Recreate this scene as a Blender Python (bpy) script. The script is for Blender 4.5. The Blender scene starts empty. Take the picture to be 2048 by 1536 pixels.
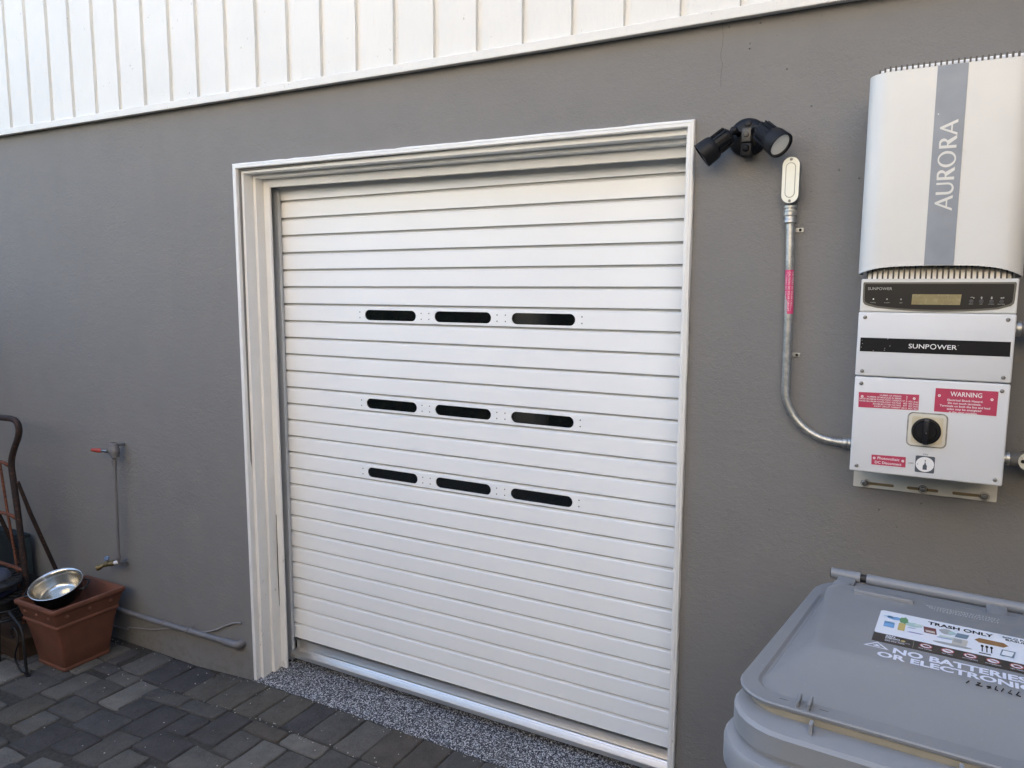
import bpy, bmesh, math, random
from mathutils import Vector, Matrix
random.seed(7)
R = math.radians
SC = bpy.context.scene
COL = SC.collection
LIFT = 2.23          # everything is laid out with z=0 at the head of the door; the drive then sits at world z=0

# ------------------------------------------------------------------ camera
cd = bpy.data.cameras.new('camera'); cam = bpy.data.objects.new('camera', cd); COL.objects.link(cam)
cd.sensor_width = 36; cd.lens = 36*1500.08/2048; cd.clip_end = 500; cd.clip_start = .02
rt = Vector((0.8787973, 0.4771688, 0.0050203)); up = Vector((-0.0626640, 0.1049655, 0.9924996)); fw = Vector((-0.4730629, 0.8725206, -0.1221447))
M = Matrix((rt, up, -fw)).transposed().to_4x4(); M.translation = Vector((2.5324, -2.4893, -0.46235+LIFT))
cam.matrix_world = M
SC.camera = cam

# ------------------------------------------------------------------ sky, sun, exposure
SUN_EL, SUN_AZ = R(36), R(-20)     # sun stands behind the house
w = bpy.data.worlds.new('World'); SC.world = w; w.use_nodes = True
nt = w.node_tree; bg = nt.nodes['Background']
sky = nt.nodes.new('ShaderNodeTexSky'); sky.sky_type = 'NISHITA'; sky.sun_disc = False
sky.sun_elevation = SUN_EL; sky.sun_rotation = SUN_AZ; sky.air_density = 1.0; sky.dust_density = 2.6; sky.ozone_density = .6
nt.links.new(sky.outputs[0], bg.inputs[0]); bg.inputs[1].default_value = 0.15
sl = bpy.data.lights.new('sun', 'SUN'); sl.energy = 5.0; sl.angle = R(.5); sl.color = (1, .94, .855)
so = bpy.data.objects.new('sun', sl); COL.objects.link(so); so.location = (0, 4, 12)
sd = Vector((math.sin(SUN_AZ)*math.cos(SUN_EL), math.cos(SUN_AZ)*math.cos(SUN_EL), math.sin(SUN_EL)))
so.rotation_euler = sd.to_track_quat('Z', 'Y').to_euler()
SC.view_settings.view_transform = 'Standard'; SC.view_settings.look = 'None'
SC.view_settings.exposure = 2.41; SC.view_settings.gamma = 1

# ------------------------------------------------------------------ material helpers
def newmat(name):
    m = bpy.data.materials.new(name); m.use_nodes = True
    return m, m.node_tree, m.node_tree.nodes['Principled BSDF']
def N(t, typ, **k):
    n = t.nodes.new(typ)
    for a, v in k.items(): setattr(n, a, v)
    return n
def noise(t, vec, scale, detail=3, rough=.55):
    n = N(t, 'ShaderNodeTexNoise'); n.inputs['Scale'].default_value = scale; n.inputs['Detail'].default_value = detail
    n.inputs['Roughness'].default_value = rough; t.links.new(vec, n.inputs['Vector']); return n
def ramp(t, fac, stops):
    r = N(t, 'ShaderNodeValToRGB'); e = r.color_ramp.elements
    while len(e) < len(stops): e.new(.5)
    for i, (p, c) in enumerate(stops):
        e[i].position = p; e[i].color = (c[0], c[1], c[2], 1) if isinstance(c, (tuple, list)) else (c, c, c, 1)
    t.links.new(fac, r.inputs[0]); return r
def mixc(t, fac, a, b, mode='MIX'):
    m = N(t, 'ShaderNodeMix', data_type='RGBA', blend_type=mode)
    for s, i in ((fac, 0), (a, 6), (b, 7)):
        if hasattr(s, 'links'): t.links.new(s, m.inputs[i])
        elif isinstance(s, (tuple, list)): m.inputs[i].default_value = (s[0], s[1], s[2], 1)
        else: m.inputs[i].default_value = s
    return m.outputs[2]
def math_(t, op, a, b=None):
    m = N(t, 'ShaderNodeMath', operation=op)
    for s, i in ((a, 0), (b, 1)):
        if s is None: continue
        if hasattr(s, 'links'): t.links.new(s, m.inputs[i])
        else: m.inputs[i].default_value = s
    return m.outputs[0]
def bumpn(t, p, h, strength=.5, dist=.002):
    b = N(t, 'ShaderNodeBump'); b.inputs['Strength'].default_value = strength; b.inputs['Distance'].default_value = dist
    t.links.new(h, b.inputs['Height']); t.links.new(b.outputs[0], p.inputs['Normal']); return b
def vecs(t, stretch=None):
    tc = N(t, 'ShaderNodeNewGeometry').outputs['Position']
    if stretch:
        mp = N(t, 'ShaderNodeMapping'); mp.inputs['Scale'].default_value = stretch; t.links.new(tc, mp.inputs[0]); return mp.outputs[0]
    return tc
def mat(name, col, rough=.5, metal=0., var=.06, vs=6, bump=0., bs=120, speck=None, spec=None, stretch=None, dirt=None):
    m, t, p = newmat(name); v = vecs(t, stretch)
    n = noise(t, v, vs, 4)
    lo = tuple(c*(1-var) for c in col); hi = tuple(min(1, c*(1+var)) for c in col)
    c = ramp(t, n.outputs[0], [(.3, lo), (.7, hi)]).outputs[0]
    if dirt:                                 # soft stains with a shape of their own
        d = noise(t, v, dirt[1], 6, .7); f = ramp(t, d.outputs[0], [(dirt[2], 0.), (dirt[2]+.12, 1.)]).outputs[0]
        c = mixc(t, math_(t, 'MULTIPLY', f, dirt[3]), c, dirt[0])
    if speck:
        s = noise(t, v, speck[1], 1); f = ramp(t, s.outputs[0], [(speck[2], 0.), (speck[2]+.03, 1.)]).outputs[0]
        c = mixc(t, f, c, speck[0])
    t.links.new(c, p.inputs['Base Color'])
    rr = ramp(t, noise(t, v, vs*2.3, 3).outputs[0], [(.3, max(0, rough-.05)), (.7, min(1, rough+.06))])
    t.links.new(rr.outputs[0], p.inputs['Roughness']); p.inputs['Metallic'].default_value = metal
    if spec is not None: p.inputs['Specular IOR Level'].default_value = spec
    if bump: bumpn(t, p, noise(t, v, bs, 4, .6).outputs[0], .6, bump)
    return m
def flat(name, col, rough=.5, metal=0, spec=None):
    m, t, p = newmat(name); p.inputs['Base Color'].default_value = (*col, 1); p.inputs['Roughness'].default_value = rough
    p.inputs['Metallic'].default_value = metal
    if spec is not None: p.inputs['Specular IOR Level'].default_value = spec
    return m

def mk_stucco():
    m, t, p = newmat('grey_stucco'); v = vecs(t)
    big = noise(t, v, .9, 3); mid = noise(t, v, 7, 5, .65)
    c = ramp(t, big.outputs[0], [(.35, (.200, .195, .187)), (.65, (.215, .208, .197))]).outputs[0]
    c = mixc(t, .5, c, ramp(t, mid.outputs[0], [(.3, (.195, .190, .185)), (.7, (.22, .212, .202))]).outputs[0])
    vo = N(t, 'ShaderNodeTexVoronoi'); vo.inputs['Scale'].default_value = 32; t.links.new(v, vo.inputs['Vector'])
    pit = ramp(t, vo.outputs['Distance'], [(.045, 1.), (.09, 0.)]).outputs[0]
    sel = ramp(t, noise(t, v, 3.2, 4, .7).outputs[0], [(.56, 0.), (.64, 1.)]).outputs[0]
    pf = math_(t, 'MULTIPLY', pit, sel)
    c = mixc(t, math_(t, 'MULTIPLY', pf, .65), c, (.07, .066, .062))
    st = noise(t, vecs(t, (1.6, 1.6, .5)), 2.3, 5, .7)                      # faint rain marks
    c = mixc(t, ramp(t, st.outputs[0], [(.55, 0.), (.75, .10)]).outputs[0], c, (.12, .115, .105))
    zz = N(t, 'ShaderNodeSeparateXYZ'); t.links.new(v, zz.inputs[0])          # warm bounce light low on the wall, painted in as brownish spots
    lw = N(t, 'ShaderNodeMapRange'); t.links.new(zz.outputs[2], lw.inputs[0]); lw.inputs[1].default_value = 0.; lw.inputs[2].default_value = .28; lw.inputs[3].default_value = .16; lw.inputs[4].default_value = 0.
    bounce_ = ramp(t, math_(t, 'ADD', noise(t, v, 24, 6, .75).outputs[0], lw.outputs[0]), [(.64, 0.), (.78, .35)]).outputs[0]
    c = mixc(t, bounce_, c, (.13, .115, .09))
    t.links.new(c, p.inputs['Base Color']); p.inputs['Roughness'].default_value = .82
    p.inputs['Specular IOR Level'].default_value = .25
    fine = noise(t, v, 190, 3, .6); coarse = noise(t, v, 62, 3, .6); tro = noise(t, vecs(t, (1, 1, 2.6)), 9, 4, .6)
    amp = ramp(t, noise(t, v, 1.7, 3, .6).outputs[0], [(.38, .25), (.66, 1.)]).outputs[0]
    h = math_(t, 'ADD', math_(t, 'MULTIPLY', fine.outputs[0], .7), math_(t, 'MULTIPLY', coarse.outputs[0], .8))
    h = math_(t, 'MULTIPLY', h, amp)
    h = math_(t, 'ADD', h, math_(t, 'MULTIPLY', tro.outputs[0], .45))
    h = math_(t, 'SUBTRACT', h, math_(t, 'MULTIPLY', pf, .8))
    bumpn(t, p, h, 1.0, .0034)
    return m
def mk_siding():
    m, t, p = newmat('white_siding_paint'); v = vecs(t)
    c = ramp(t, noise(t, v, 2.0, 4, .6).outputs[0], [(.3, (.69, .68, .64)), (.7, (.745, .73, .685))]).outputs[0]
    sp = noise(t, v, 75, 2, .5); sel = ramp(t, noise(t, v, 4.5, 4, .7).outputs[0], [(.52, 0.), (.62, 1.)]).outputs[0]
    f = math_(t, 'MULTIPLY', ramp(t, sp.outputs[0], [(.70, 0.), (.74, 1.)]).outputs[0], sel)
    c = mixc(t, math_(t, 'MULTIPLY', f, .7), c, (.3, .27, .22))
    gr = noise(t, vecs(t, (1, 1, .12)), 90, 4, .65)
    c = mixc(t, ramp(t, gr.outputs[0], [(.62, 0.), (.8, .22)]).outputs[0], c, (.55, .53, .48))
    t.links.new(c, p.inputs['Base Color']); p.inputs['Roughness'].default_value = .55
    wv = noise(t, vecs(t, (1, 1, .2)), 26, 5, .7)
    bumpn(t, p, math_(t, 'ADD', math_(t, 'MULTIPLY', gr.outputs[0], .5), wv.outputs[0]), .85, .0040)
    return m
def mk_trim():
    m, t, p = newmat('white_trim_paint'); v = vecs(t)
    c = ramp(t, noise(t, v, 5, 4, .6).outputs[0], [(.3, (.74, .735, .71)), (.7, (.80, .79, .76))]).outputs[0]
    ch = noise(t, vecs(t, (1, 1, .55)), 38, 5, .7); zz = N(t, 'ShaderNodeSeparateXYZ'); t.links.new(v, zz.inputs[0])
    low = N(t, 'ShaderNodeMapRange'); t.links.new(zz.outputs[2], low.inputs[0])      # more scuffs near the drive
    low.inputs[1].default_value = 0.; low.inputs[2].default_value = 1.1; low.inputs[3].default_value = .07; low.inputs[4].default_value = 0.
    f = ramp(t, math_(t, 'ADD', ch.outputs[0], low.outputs[0]), [(.69, 0.), (.73, 1.)]).outputs[0]
    c = mixc(t, math_(t, 'MULTIPLY', f, .6), c, (.36, .32, .26))
    t.links.new(c, p.inputs['Base Color']); p.inputs['Roughness'].default_value = .5
    bumpn(t, p, math_(t, 'SUBTRACT', noise(t, vecs(t, (1, 1, .3)), 60, 4).outputs[0], f), .6, .0016)
    return m
def mk_paver(i, col):
    m, t, p = newmat('paver_'+i); v = vecs(t)
    c = ramp(t, noise(t, v, 11, 6, .75).outputs[0], [(.3, tuple(x*.6 for x in col)), (.72, tuple(x*1.4 for x in col))]).outputs[0]
    f = noise(t, v, 330, 2, .7)
    c = mixc(t, ramp(t, f.outputs[0], [(.35, .0), (.75, .55)]).outputs[0], c, tuple(min(1, x*2.1) for x in col))
    c = mixc(t, ramp(t, noise(t, v, 210, 1).outputs[0], [(.70, 0.), (.74, .6)]).outputs[0], c, (.2, .195, .18))
    t.links.new(c, p.inputs['Base Color']); p.inputs['Roughness'].default_value = .86; p.inputs['Specular IOR Level'].default_value = .3
    h = math_(t, 'ADD', math_(t, 'MULTIPLY', noise(t, v, 26, 5, .7).outputs[0], 1.6), math_(t, 'MULTIPLY', noise(t, v, 240, 3, .6).outputs[0], .5))
    bumpn(t, p, h, 1.0, .0065)
    return m
def mk_chips():
    m, t, p = newmat('speckled_stone_coating'); v = vecs(t)
    vo = N(t, 'ShaderNodeTexVoronoi'); vo.inputs['Scale'].default_value = 265; t.links.new(v, vo.inputs['Vector'])
    s = N(t, 'ShaderNodeSeparateColor'); t.links.new(vo.outputs['Color'], s.inputs[0])
    c = ramp(t, s.outputs[0], [(0, (.013, .014, .018)), (.36, (.034, .035, .044)), (.5, (.12, .12, .135)), (.66, (.31, .32, .34)), (.84, (.60, .60, .60))])
    c.color_ramp.interpolation = 'CONSTANT'
    dirt = ramp(t, noise(t, v, 7, 5, .7).outputs[0], [(.5, 0.), (.72, .35)]).outputs[0]
    cc = mixc(t, dirt, c.outputs[0], (.10, .09, .07))
    t.links.new(cc, p.inputs['Base Color']); p.inputs['Roughness'].default_value = .6
    bumpn(t, p, math_(t, 'ADD', s.outputs[1], noise(t, v, 40, 3).outputs[0]), .8, .003)
    return m
def mk_rust(name, a, b, thr=.5):
    m, t, p = newmat(name); v = vecs(t)
    f = ramp(t, noise(t, v, 75, 5, .75).outputs[0], [(thr-.04, 0.), (thr+.05, 1.)]).outputs[0]
    c = mixc(t, f, a, b); t.links.new(c, p.inputs['Base Color']); p.inputs['Roughness'].default_value = .75
    bumpn(t, p, noise(t, v, 120, 4).outputs[0], .8, .002); return m
def mk_alu(name, col, rough, var=.15, stretch=(.15, 1, 1), sc=60):
    m, t, p = newmat(name); v = vecs(t, stretch); n = noise(t, v, sc, 4, .7); b = noise(t, vecs(t), 9, 4, .6)
    c = mixc(t, .5, ramp(t, n.outputs[0], [(.3, tuple(x*(1-var) for x in col)), (.7, col)]).outputs[0],
             ramp(t, b.outputs[0], [(.3, tuple(x*(1-var*1.5) for x in col)), (.7, col)]).outputs[0])
    t.links.new(c, p.inputs['Base Color']); p.inputs['Metallic'].default_value = 1
    t.links.new(ramp(t, n.outputs[0], [(.3, rough*.8), (.7, rough*1.35)]).outputs[0], p.inputs['Roughness'])
    bumpn(t, p, n.outputs[0], .1, .0002); return m
def mk_galv():
    m, t, p = newmat('galvanized_steel'); v = vecs(t)
    c = ramp(t, noise(t, v, 45, 5, .75).outputs[0], [(.32, (.30, .30, .29)), (.5, (.46, .46, .44)), (.7, (.62, .62, .59))]).outputs[0]
    sp = ramp(t, noise(t, v, 210, 2).outputs[0], [(.66, 0.), (.7, 1.)]).outputs[0]
    c = mixc(t, math_(t, 'MULTIPLY', sp, .6), c, (.12, .10, .08))
    t.links.new(c, p.inputs['Base Color']); p.inputs['Metallic'].default_value = .85; p.inputs['Roughness'].default_value = .42
    bumpn(t, p, noise(t, v, 70, 4).outputs[0], .4, .001); return m

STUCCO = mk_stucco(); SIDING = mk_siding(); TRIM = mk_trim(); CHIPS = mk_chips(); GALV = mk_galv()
SLAT = mat('door_white_enamel', (.86, .87, .87), .42, var=.018, vs=2.5, dirt=((.60, .59, .55), 14, .66, .25))
GUIDE = mat('pale_grey_aluminium_paint', (.50, .52, .54), .4, .2, var=.05)
ALU = flat('mill_aluminium', (.90, .87, .83), .31, 1)
TINT = flat('dark_tinted_pane', (.006, .007, .007), .05, spec=1.0)
BLACK = mat('black_plastic', (.006, .0065, .009), .5, var=.1, bump=.0002, bs=300, spec=.28)
BLACK2 = mat('matt_black', (.016, .016, .017), .6, var=.15)
DARKG = mat('dark_grey_plastic', (.055, .055, .058), .5, var=.1)
PWHITE = mat('powder_coat_white', (.66, .675, .69), .45, var=.02, vs=4, bump=.0003, bs=380, dirt=((.33, .30, .26), 22, .69, .35))
PCREAM = mat('cover_enamel', (.66, .66, .635), .4, var=.03, vs=5, bump=.0002, bs=300, dirt=((.42, .40, .35), 24, .68, .3))
GSTRIPE = mat('blue_grey_stripe', (.245, .275, .315), .45, var=.08, vs=14, dirt=((.4, .42, .44), 20, .64, .5))
CREAM = mat('cream_plate', (.62, .59, .51), .5, var=.06, vs=20, dirt=((.35, .29, .2), 30, .66, .5))
FINM = mat('heatsink_pale', (.88, .86, .80), .35, 0, var=.02)
FIND = mat('fin_edge_dark', (.07, .065, .06), .5, .3)
OLIVE = mat('olive_bezel', (.12, .115, .095), .5)
OVER = flat('black_overlay_film', (.020, .018, .017), .4, spec=.3)
LCD = mat('lcd_amber', (.30, .255, .135), .25, var=.08, vs=30)
LCDT = flat('lcd_ink', (.21, .17, .08), .4)
LED = flat('led_clear', (.85, .9, .85), .2)
INKW = flat('white_ink', (.78, .78, .78), .5)
INKG = flat('grey_ink', (.38, .38, .36), .5)
INKB = flat('black_ink', (.010, .010, .011), .6, spec=.2)
INKD = flat('slate_ink', (.075, .09, .11), .45)
RED = mat('magenta_red_label', (.46, .045, .10), .45, var=.06, vs=30)
PINK = mat('pink_sleeve', (.62, .055, .17), .4, var=.08, vs=30)
STEEL = mk_alu('screw_steel', (.34, .33, .31), .35, sc=200, stretch=(1, 1, 1))
BIN = mat('bin_grey_plastic', (.212, .224, .240), .33, var=.05, vs=4, bump=.0004, bs=240, speck=((.27, .285, .30), 160, .76), dirt=((.30, .30, .29), 9, .6, .25))
BINR = mat('bin_rim_plastic', (.24, .255, .275), .4, var=.04, bump=.0003, bs=240)
BINY = mat('bin_lip_light_tint', (.31, .285, .225), .5, var=.1)  # yellow of light coming through under the lid lip, held in the colour
TERRA = mat('terracotta', (.150, .056, .032), .75, var=.16, vs=7, bump=.0012, bs=130, dirt=((.18, .10, .07), 8, .58, .3))
SOIL = mat('dry_soil', (.035, .022, .016), .95, var=.4, vs=60, bump=.006, bs=60)
RUSTD = mk_rust('rusted_dark_paint', (.020, .011, .009), (.10, .036, .018), .60)
RUSTO = mk_rust('rusted_orange_paint', (.15, .05, .025), (.05, .018, .010), .54)
IRON = mat('wrought_iron', (.012, .012, .013), .5, .3, var=.2, bump=.0006)
PIPEP = mat('painted_pipe', (.165, .16, .163), .5, var=.08, vs=25, bump=.0008, bs=90)
BRASS = mat('old_brass', (.19, .15, .075), .5, .7, var=.3, vs=60, bump=.001, bs=150)
CHROME = flat('polished_steel', (.62, .60, .55), .24, 1)
TEAL = mat('dark_teal_board', (.010, .017, .021), .6, var=.2)
BROWN = mat('brown_board', (.045, .026, .015), .7, var=.25, stretch=(.3, 4, 4), vs=12)
ENB = mat('blue_grey_enamel', (.06, .07, .10), .4, var=.15)
NAVY = mat('navy_glaze', (.018, .022, .055), .35, var=.2)
CABLE = mat('painted_cable', (.23, .225, .225), .5)
REDH = flat('red_lever_sleeve', (.36, .05, .03), .45)
BLUEH = mat('blue_handle', (.09, .14, .22), .45, var=.3, vs=90)
NEIGH = mat('neighbour_cream_stucco', (.62, .545, .44), .85, var=.08, vs=2, bump=.004, bs=60)
ROOFM = mat('roof_shingle', (.10, .095, .09), .9, var=.2, bump=.01, bs=30)
LENS = mat('frosted_lens', (.80, .80, .76), .35, var=.05)
PCHIP = mat('chipped_white_enamel', (.66, .66, .58), .4, speck=((.10, .08, .06), 170, .66))

# ------------------------------------------------------------------ object helpers
ROOT = {}
def thing(name, label, cat, loc, group=None, kind=None):
    o = bpy.data.objects.new(name, None); o.empty_display_size = .1; COL.objects.link(o); o.location = loc
    tag(o, label, cat, group, kind); ROOT[o] = Vector(loc); return o
def tag(o, label=None, cat=None, group=None, kind=None):
    if label: o['label'] = label
    if cat: o['category'] = cat
    if group: o['group'] = group
    if kind: o['kind'] = kind
def obj(name, bm, mats, parent=None, loc=None, smooth=False, label=None):
    """bm holds measured coordinates; the object origin is its thing's base (or loc)"""
    base = ROOT[parent] if parent is not None else Vector(loc or (0, 0, 0))
    if isinstance(bm, bpy.types.Mesh): me = bm; me.name = name; me.transform(Matrix.Translation(-base))
    else:
        bmesh.ops.translate(bm, verts=bm.verts, vec=-base)
        me = bpy.data.meshes.new(name); bm.to_mesh(me); bm.free()
    for p in me.polygons: p.use_smooth = bool(smooth)
    for m in (mats if isinstance(mats, (list, tuple)) else [mats]): me.materials.append(m)
    if smooth and smooth is not True: me.set_sharp_from_angle(angle=R(smooth))
    o = bpy.data.objects.new(name, me); COL.objects.link(o)
    ROOT[o] = base
    if parent is not None:
        o.parent = parent
    else: o.location = base
    if label: o['label'] = label
    return o
def B(): return bmesh.new()
def box(bm, x0, x1, y0, y1, z0, z1, bev=0, mi=0, seg=2, rot=None, c=None):
    r = bmesh.ops.create_cube(bm, size=1); vs = r['verts']
    bmesh.ops.scale(bm, vec=(x1-x0, y1-y0, z1-z0), verts=vs)
    if bev:
        es = list({e for v in vs for e in v.link_edges})
        g = bmesh.ops.bevel(bm, geom=es, offset=bev, segments=seg, affect='EDGES', profile=.5)
        vs = list({v for f in g['faces'] for v in f.verts} | {v for v in vs if v.is_valid})
    if rot is not None: bmesh.ops.rotate(bm, cent=(0, 0, 0), matrix=rot, verts=vs)
    bmesh.ops.translate(bm, vec=((x0+x1)/2, (y0+y1)/2, (z0+z1)/2), verts=vs)
    for f in {f for v in vs for f in v.link_faces}: f.material_index = mi
    return vs
def tube(bm, pts, r, n=12, cap=True, mi=0, closed=False):
    pts = [Vector(p) for p in pts]; rings = []; L = len(pts)
    rad = r if isinstance(r, (list, tuple)) else [r]*L
    tan = []
    for i in range(L):
        a = pts[i-1] if (i > 0 or closed) else pts[i]; b = pts[(i+1) % L] if (i < L-1 or closed) else pts[i]
        tan.append((b-a).normalized())
    ref = Vector((0, 0, 1)) if abs(tan[0].z) < .9 else Vector((1, 0, 0))
    u = tan[0].cross(ref).normalized()
    for i in range(L):
        u = (u - tan[i]*u.dot(tan[i])).normalized(); v = tan[i].cross(u)
        rings.append([bm.verts.new(pts[i]+(u*math.cos(a)+v*math.sin(a))*rad[i]) for a in (2*math.pi*k/n for k in range(n))])
    for i in range(L-1 if not closed else L):
        A, Bq = rings[i], rings[(i+1) % L]
        for k in range(n):
            f = bm.faces.new((A[k], A[(k+1) % n], Bq[(k+1) % n], Bq[k])); f.material_index = mi
    if cap and not closed:
        for q, rg in ((0, rings[0][::-1]), (1, rings[-1])):
            f = bm.faces.new(rg); f.material_index = mi
    return rings
def fillet(pts, r, n=6):
    pts = [Vector(p) for p in pts]; out = [pts[0]]
    for i in range(1, len(pts)-1):
        a, b, c = pts[i-1], pts[i], pts[i+1]
        d1 = (a-b); d2 = (c-b); rr = min(r, d1.length*.49, d2.length*.49)
        p1 = b+d1.normalized()*rr; p2 = b+d2.normalized()*rr
        for k in range(n+1):
            s = k/n; out.append((1-s)**2*p1+2*s*(1-s)*b+s*s*p2)
    out.append(pts[-1]); return out
def lathe(bm, prof, n=32, mtx=None, mi=0, close=False):
    """prof: (r, h) along the local z axis"""
    rings = []
    for r, h in prof:
        if r < 1e-6: rings.append([bm.verts.new((0, 0, h))])
        else: rings.append([bm.verts.new((r*math.cos(2*math.pi*k/n), r*math.sin(2*math.pi*k/n), h)) for k in range(n)])
    for A, C in zip(rings, rings[1:]):
        for k in range(n):
            k2 = (k+1) % n
            if len(A) == 1 and len(C) == 1: continue
            if len(A) == 1: f = bm.faces.new((A[0], C[k2], C[k]))
            elif len(C) == 1: f = bm.faces.new((A[k], A[k2], C[0]))
            else: f = bm.faces.new((A[k], A[k2], C[k2], C[k]))
            f.material_index = mi
    vs = [v for r_ in rings for v in r_]
    if mtx is not None: bmesh.ops.transform(bm, matrix=mtx, verts=vs)
    bmesh.ops.recalc_face_normals(bm, faces=list({f for v in vs for f in v.link_faces}))
    return vs
def along(p, d):
    """matrix taking local z to direction d at point p"""
    m = Vector(d).normalized().to_track_quat('Z', 'Y').to_matrix().to_4x4(); m.translation = Vector(p); return m
def rrect(x0, x1, y0, y1, r, n=6):
    out = []
    for cx, cy, a0 in ((x1-r, y1-r, 0), (x0+r, y1-r, 90), (x0+r, y0+r, 180), (x1-r, y0+r, 270)):
        for k in range(n+1):
            a = R(a0+90*k/n); out.append((cx+r*math.cos(a), cy+r*math.sin(a)))
    return out
def circ(cx, cy, rx, ry=None, n=28, a0=0, a1=360):
    ry = ry or rx
    return [(cx+rx*math.cos(R(a0+(a1-a0)*k/n)), cy+ry*math.sin(R(a0+(a1-a0)*k/n))) for k in range(n)]
def stad(x0, x1, y0, y1, n=8):
    r = (y1-y0)/2; cy = (y0+y1)/2
    if x1-x0 < y1-y0: return [(x, y) for y, x in stad(y0, y1, x0, x1, n)]
    return [(x1-r+r*math.cos(R(-90+180*k/n)), cy+r*math.sin(R(-90+180*k/n))) for k in range(n+1)] + \
           [(x0+r+r*math.cos(R(90+180*k/n)), cy+r*math.sin(R(90+180*k/n))) for k in range(n+1)]
WALLF = (Vector((1, 0, 0)), Vector((0, 0, 1)), Vector((0, -1, 0)))      # drawn x -> +x, drawn y -> +z, facing -y
def emit2d(me_or_cu, O, fr):
    u, v, n = fr; m = Matrix(((u.x, v.x, n.x, O[0]), (u.y, v.y, n.y, O[1]), (u.z, v.z, n.z, O[2]), (0, 0, 0, 1)))
    me_or_cu.transform(m); return me_or_cu
def cu2mesh(cu):
    o = bpy.data.objects.new('t', cu); COL.objects.link(o); bpy.context.view_layer.update()
    me = bpy.data.meshes.new_from_object(o.evaluated_get(bpy.context.evaluated_depsgraph_get()))
    bpy.data.objects.remove(o); bpy.data.curves.remove(cu); return me
def shape(bm, splines, O, fr=WALLF, th=0., mi=0):
    """filled outline with holes, thickness th behind its face, added to bm"""
    cu = bpy.data.curves.new('s', 'CURVE'); cu.dimensions = '2D'; cu.fill_mode = 'BOTH'; cu.extrude = th/2
    for s in splines:
        sp = cu.splines.new('POLY'); sp.points.add(len(s)-1); sp.use_cyclic_u = True
        for p, (x, y) in zip(sp.points, s): p.co = (x, y, 0, 1)
    me = cu2mesh(cu); me.transform(Matrix.Translation((0, 0, -th/2))); emit2d(me, O, fr)
    n0 = len(bm.faces); bm.from_mesh(me); bm.faces.ensure_lookup_table()
    for f in bm.faces[n0:]: f.material_index = mi
    bpy.data.meshes.remove(me)
def text(bm, s, x0, x1, y0, y1, O, fr=WALLF, bold=0., mi=0, th=.0003, shear=0):
    """lettering fitted into the box x0..x1, y0..y1 (y0 = baseline, y1 = cap height)"""
    def make(st):
        cu = bpy.data.curves.new('t', 'FONT'); cu.body = st; cu.size = 1; cu.offset = bold; cu.resolution_u = 3; cu.extrude = 0; cu.shear = shear
        return cu2mesh(cu)
    me = make(s); cap = make('H'); ch = max(v.co.y for v in cap.vertices); bpy.data.meshes.remove(cap)
    xs = [v.co.x for v in me.vertices]
    if not xs: return
    a, b = min(xs), max(xs)
    if x1 is None: sx = (y1-y0)/ch
    else: sx = (x1-x0)/(b-a)
    me.transform(Matrix.Translation((x0, y0, th)) @ Matrix.Diagonal((sx, (y1-y0)/ch, 1, 1)) @ Matrix.Translation((-a, 0, 0)))
    emit2d(me, O, fr); n0 = len(bm.faces); bm.from_mesh(me); bm.faces.ensure_lookup_table()
    for f in bm.faces[n0:]: f.material_index = mi
    bpy.data.meshes.remove(me)
def quad(bm, ps, mi=0):
    f = bm.faces.new([bm.verts.new(p) for p in ps]); f.material_index = mi; return f
def grid_sweep(bm, prof_a, prof_b, nseg, jit=None, mi=0):
    """surface between two profiles with equal point counts, nseg steps; jit(i, j) offsets"""
    rows = []
    for i in range(nseg+1):
        s = i/nseg; rows.append([bm.verts.new(Vector(a).lerp(Vector(b), s)+(jit(i, j) if jit else Vector((0, 0, 0)))) for j, (a, b) in enumerate(zip(prof_a, prof_b))])
    for i in range(nseg):
        for j in range(len(prof_a)-1):
            f = bm.faces.new((rows[i][j], rows[i][j+1], rows[i+1][j+1], rows[i+1][j])); f.material_index = mi

def gz(x): return -2.23-.032*min(1, max(0, -x/.45))

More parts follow.
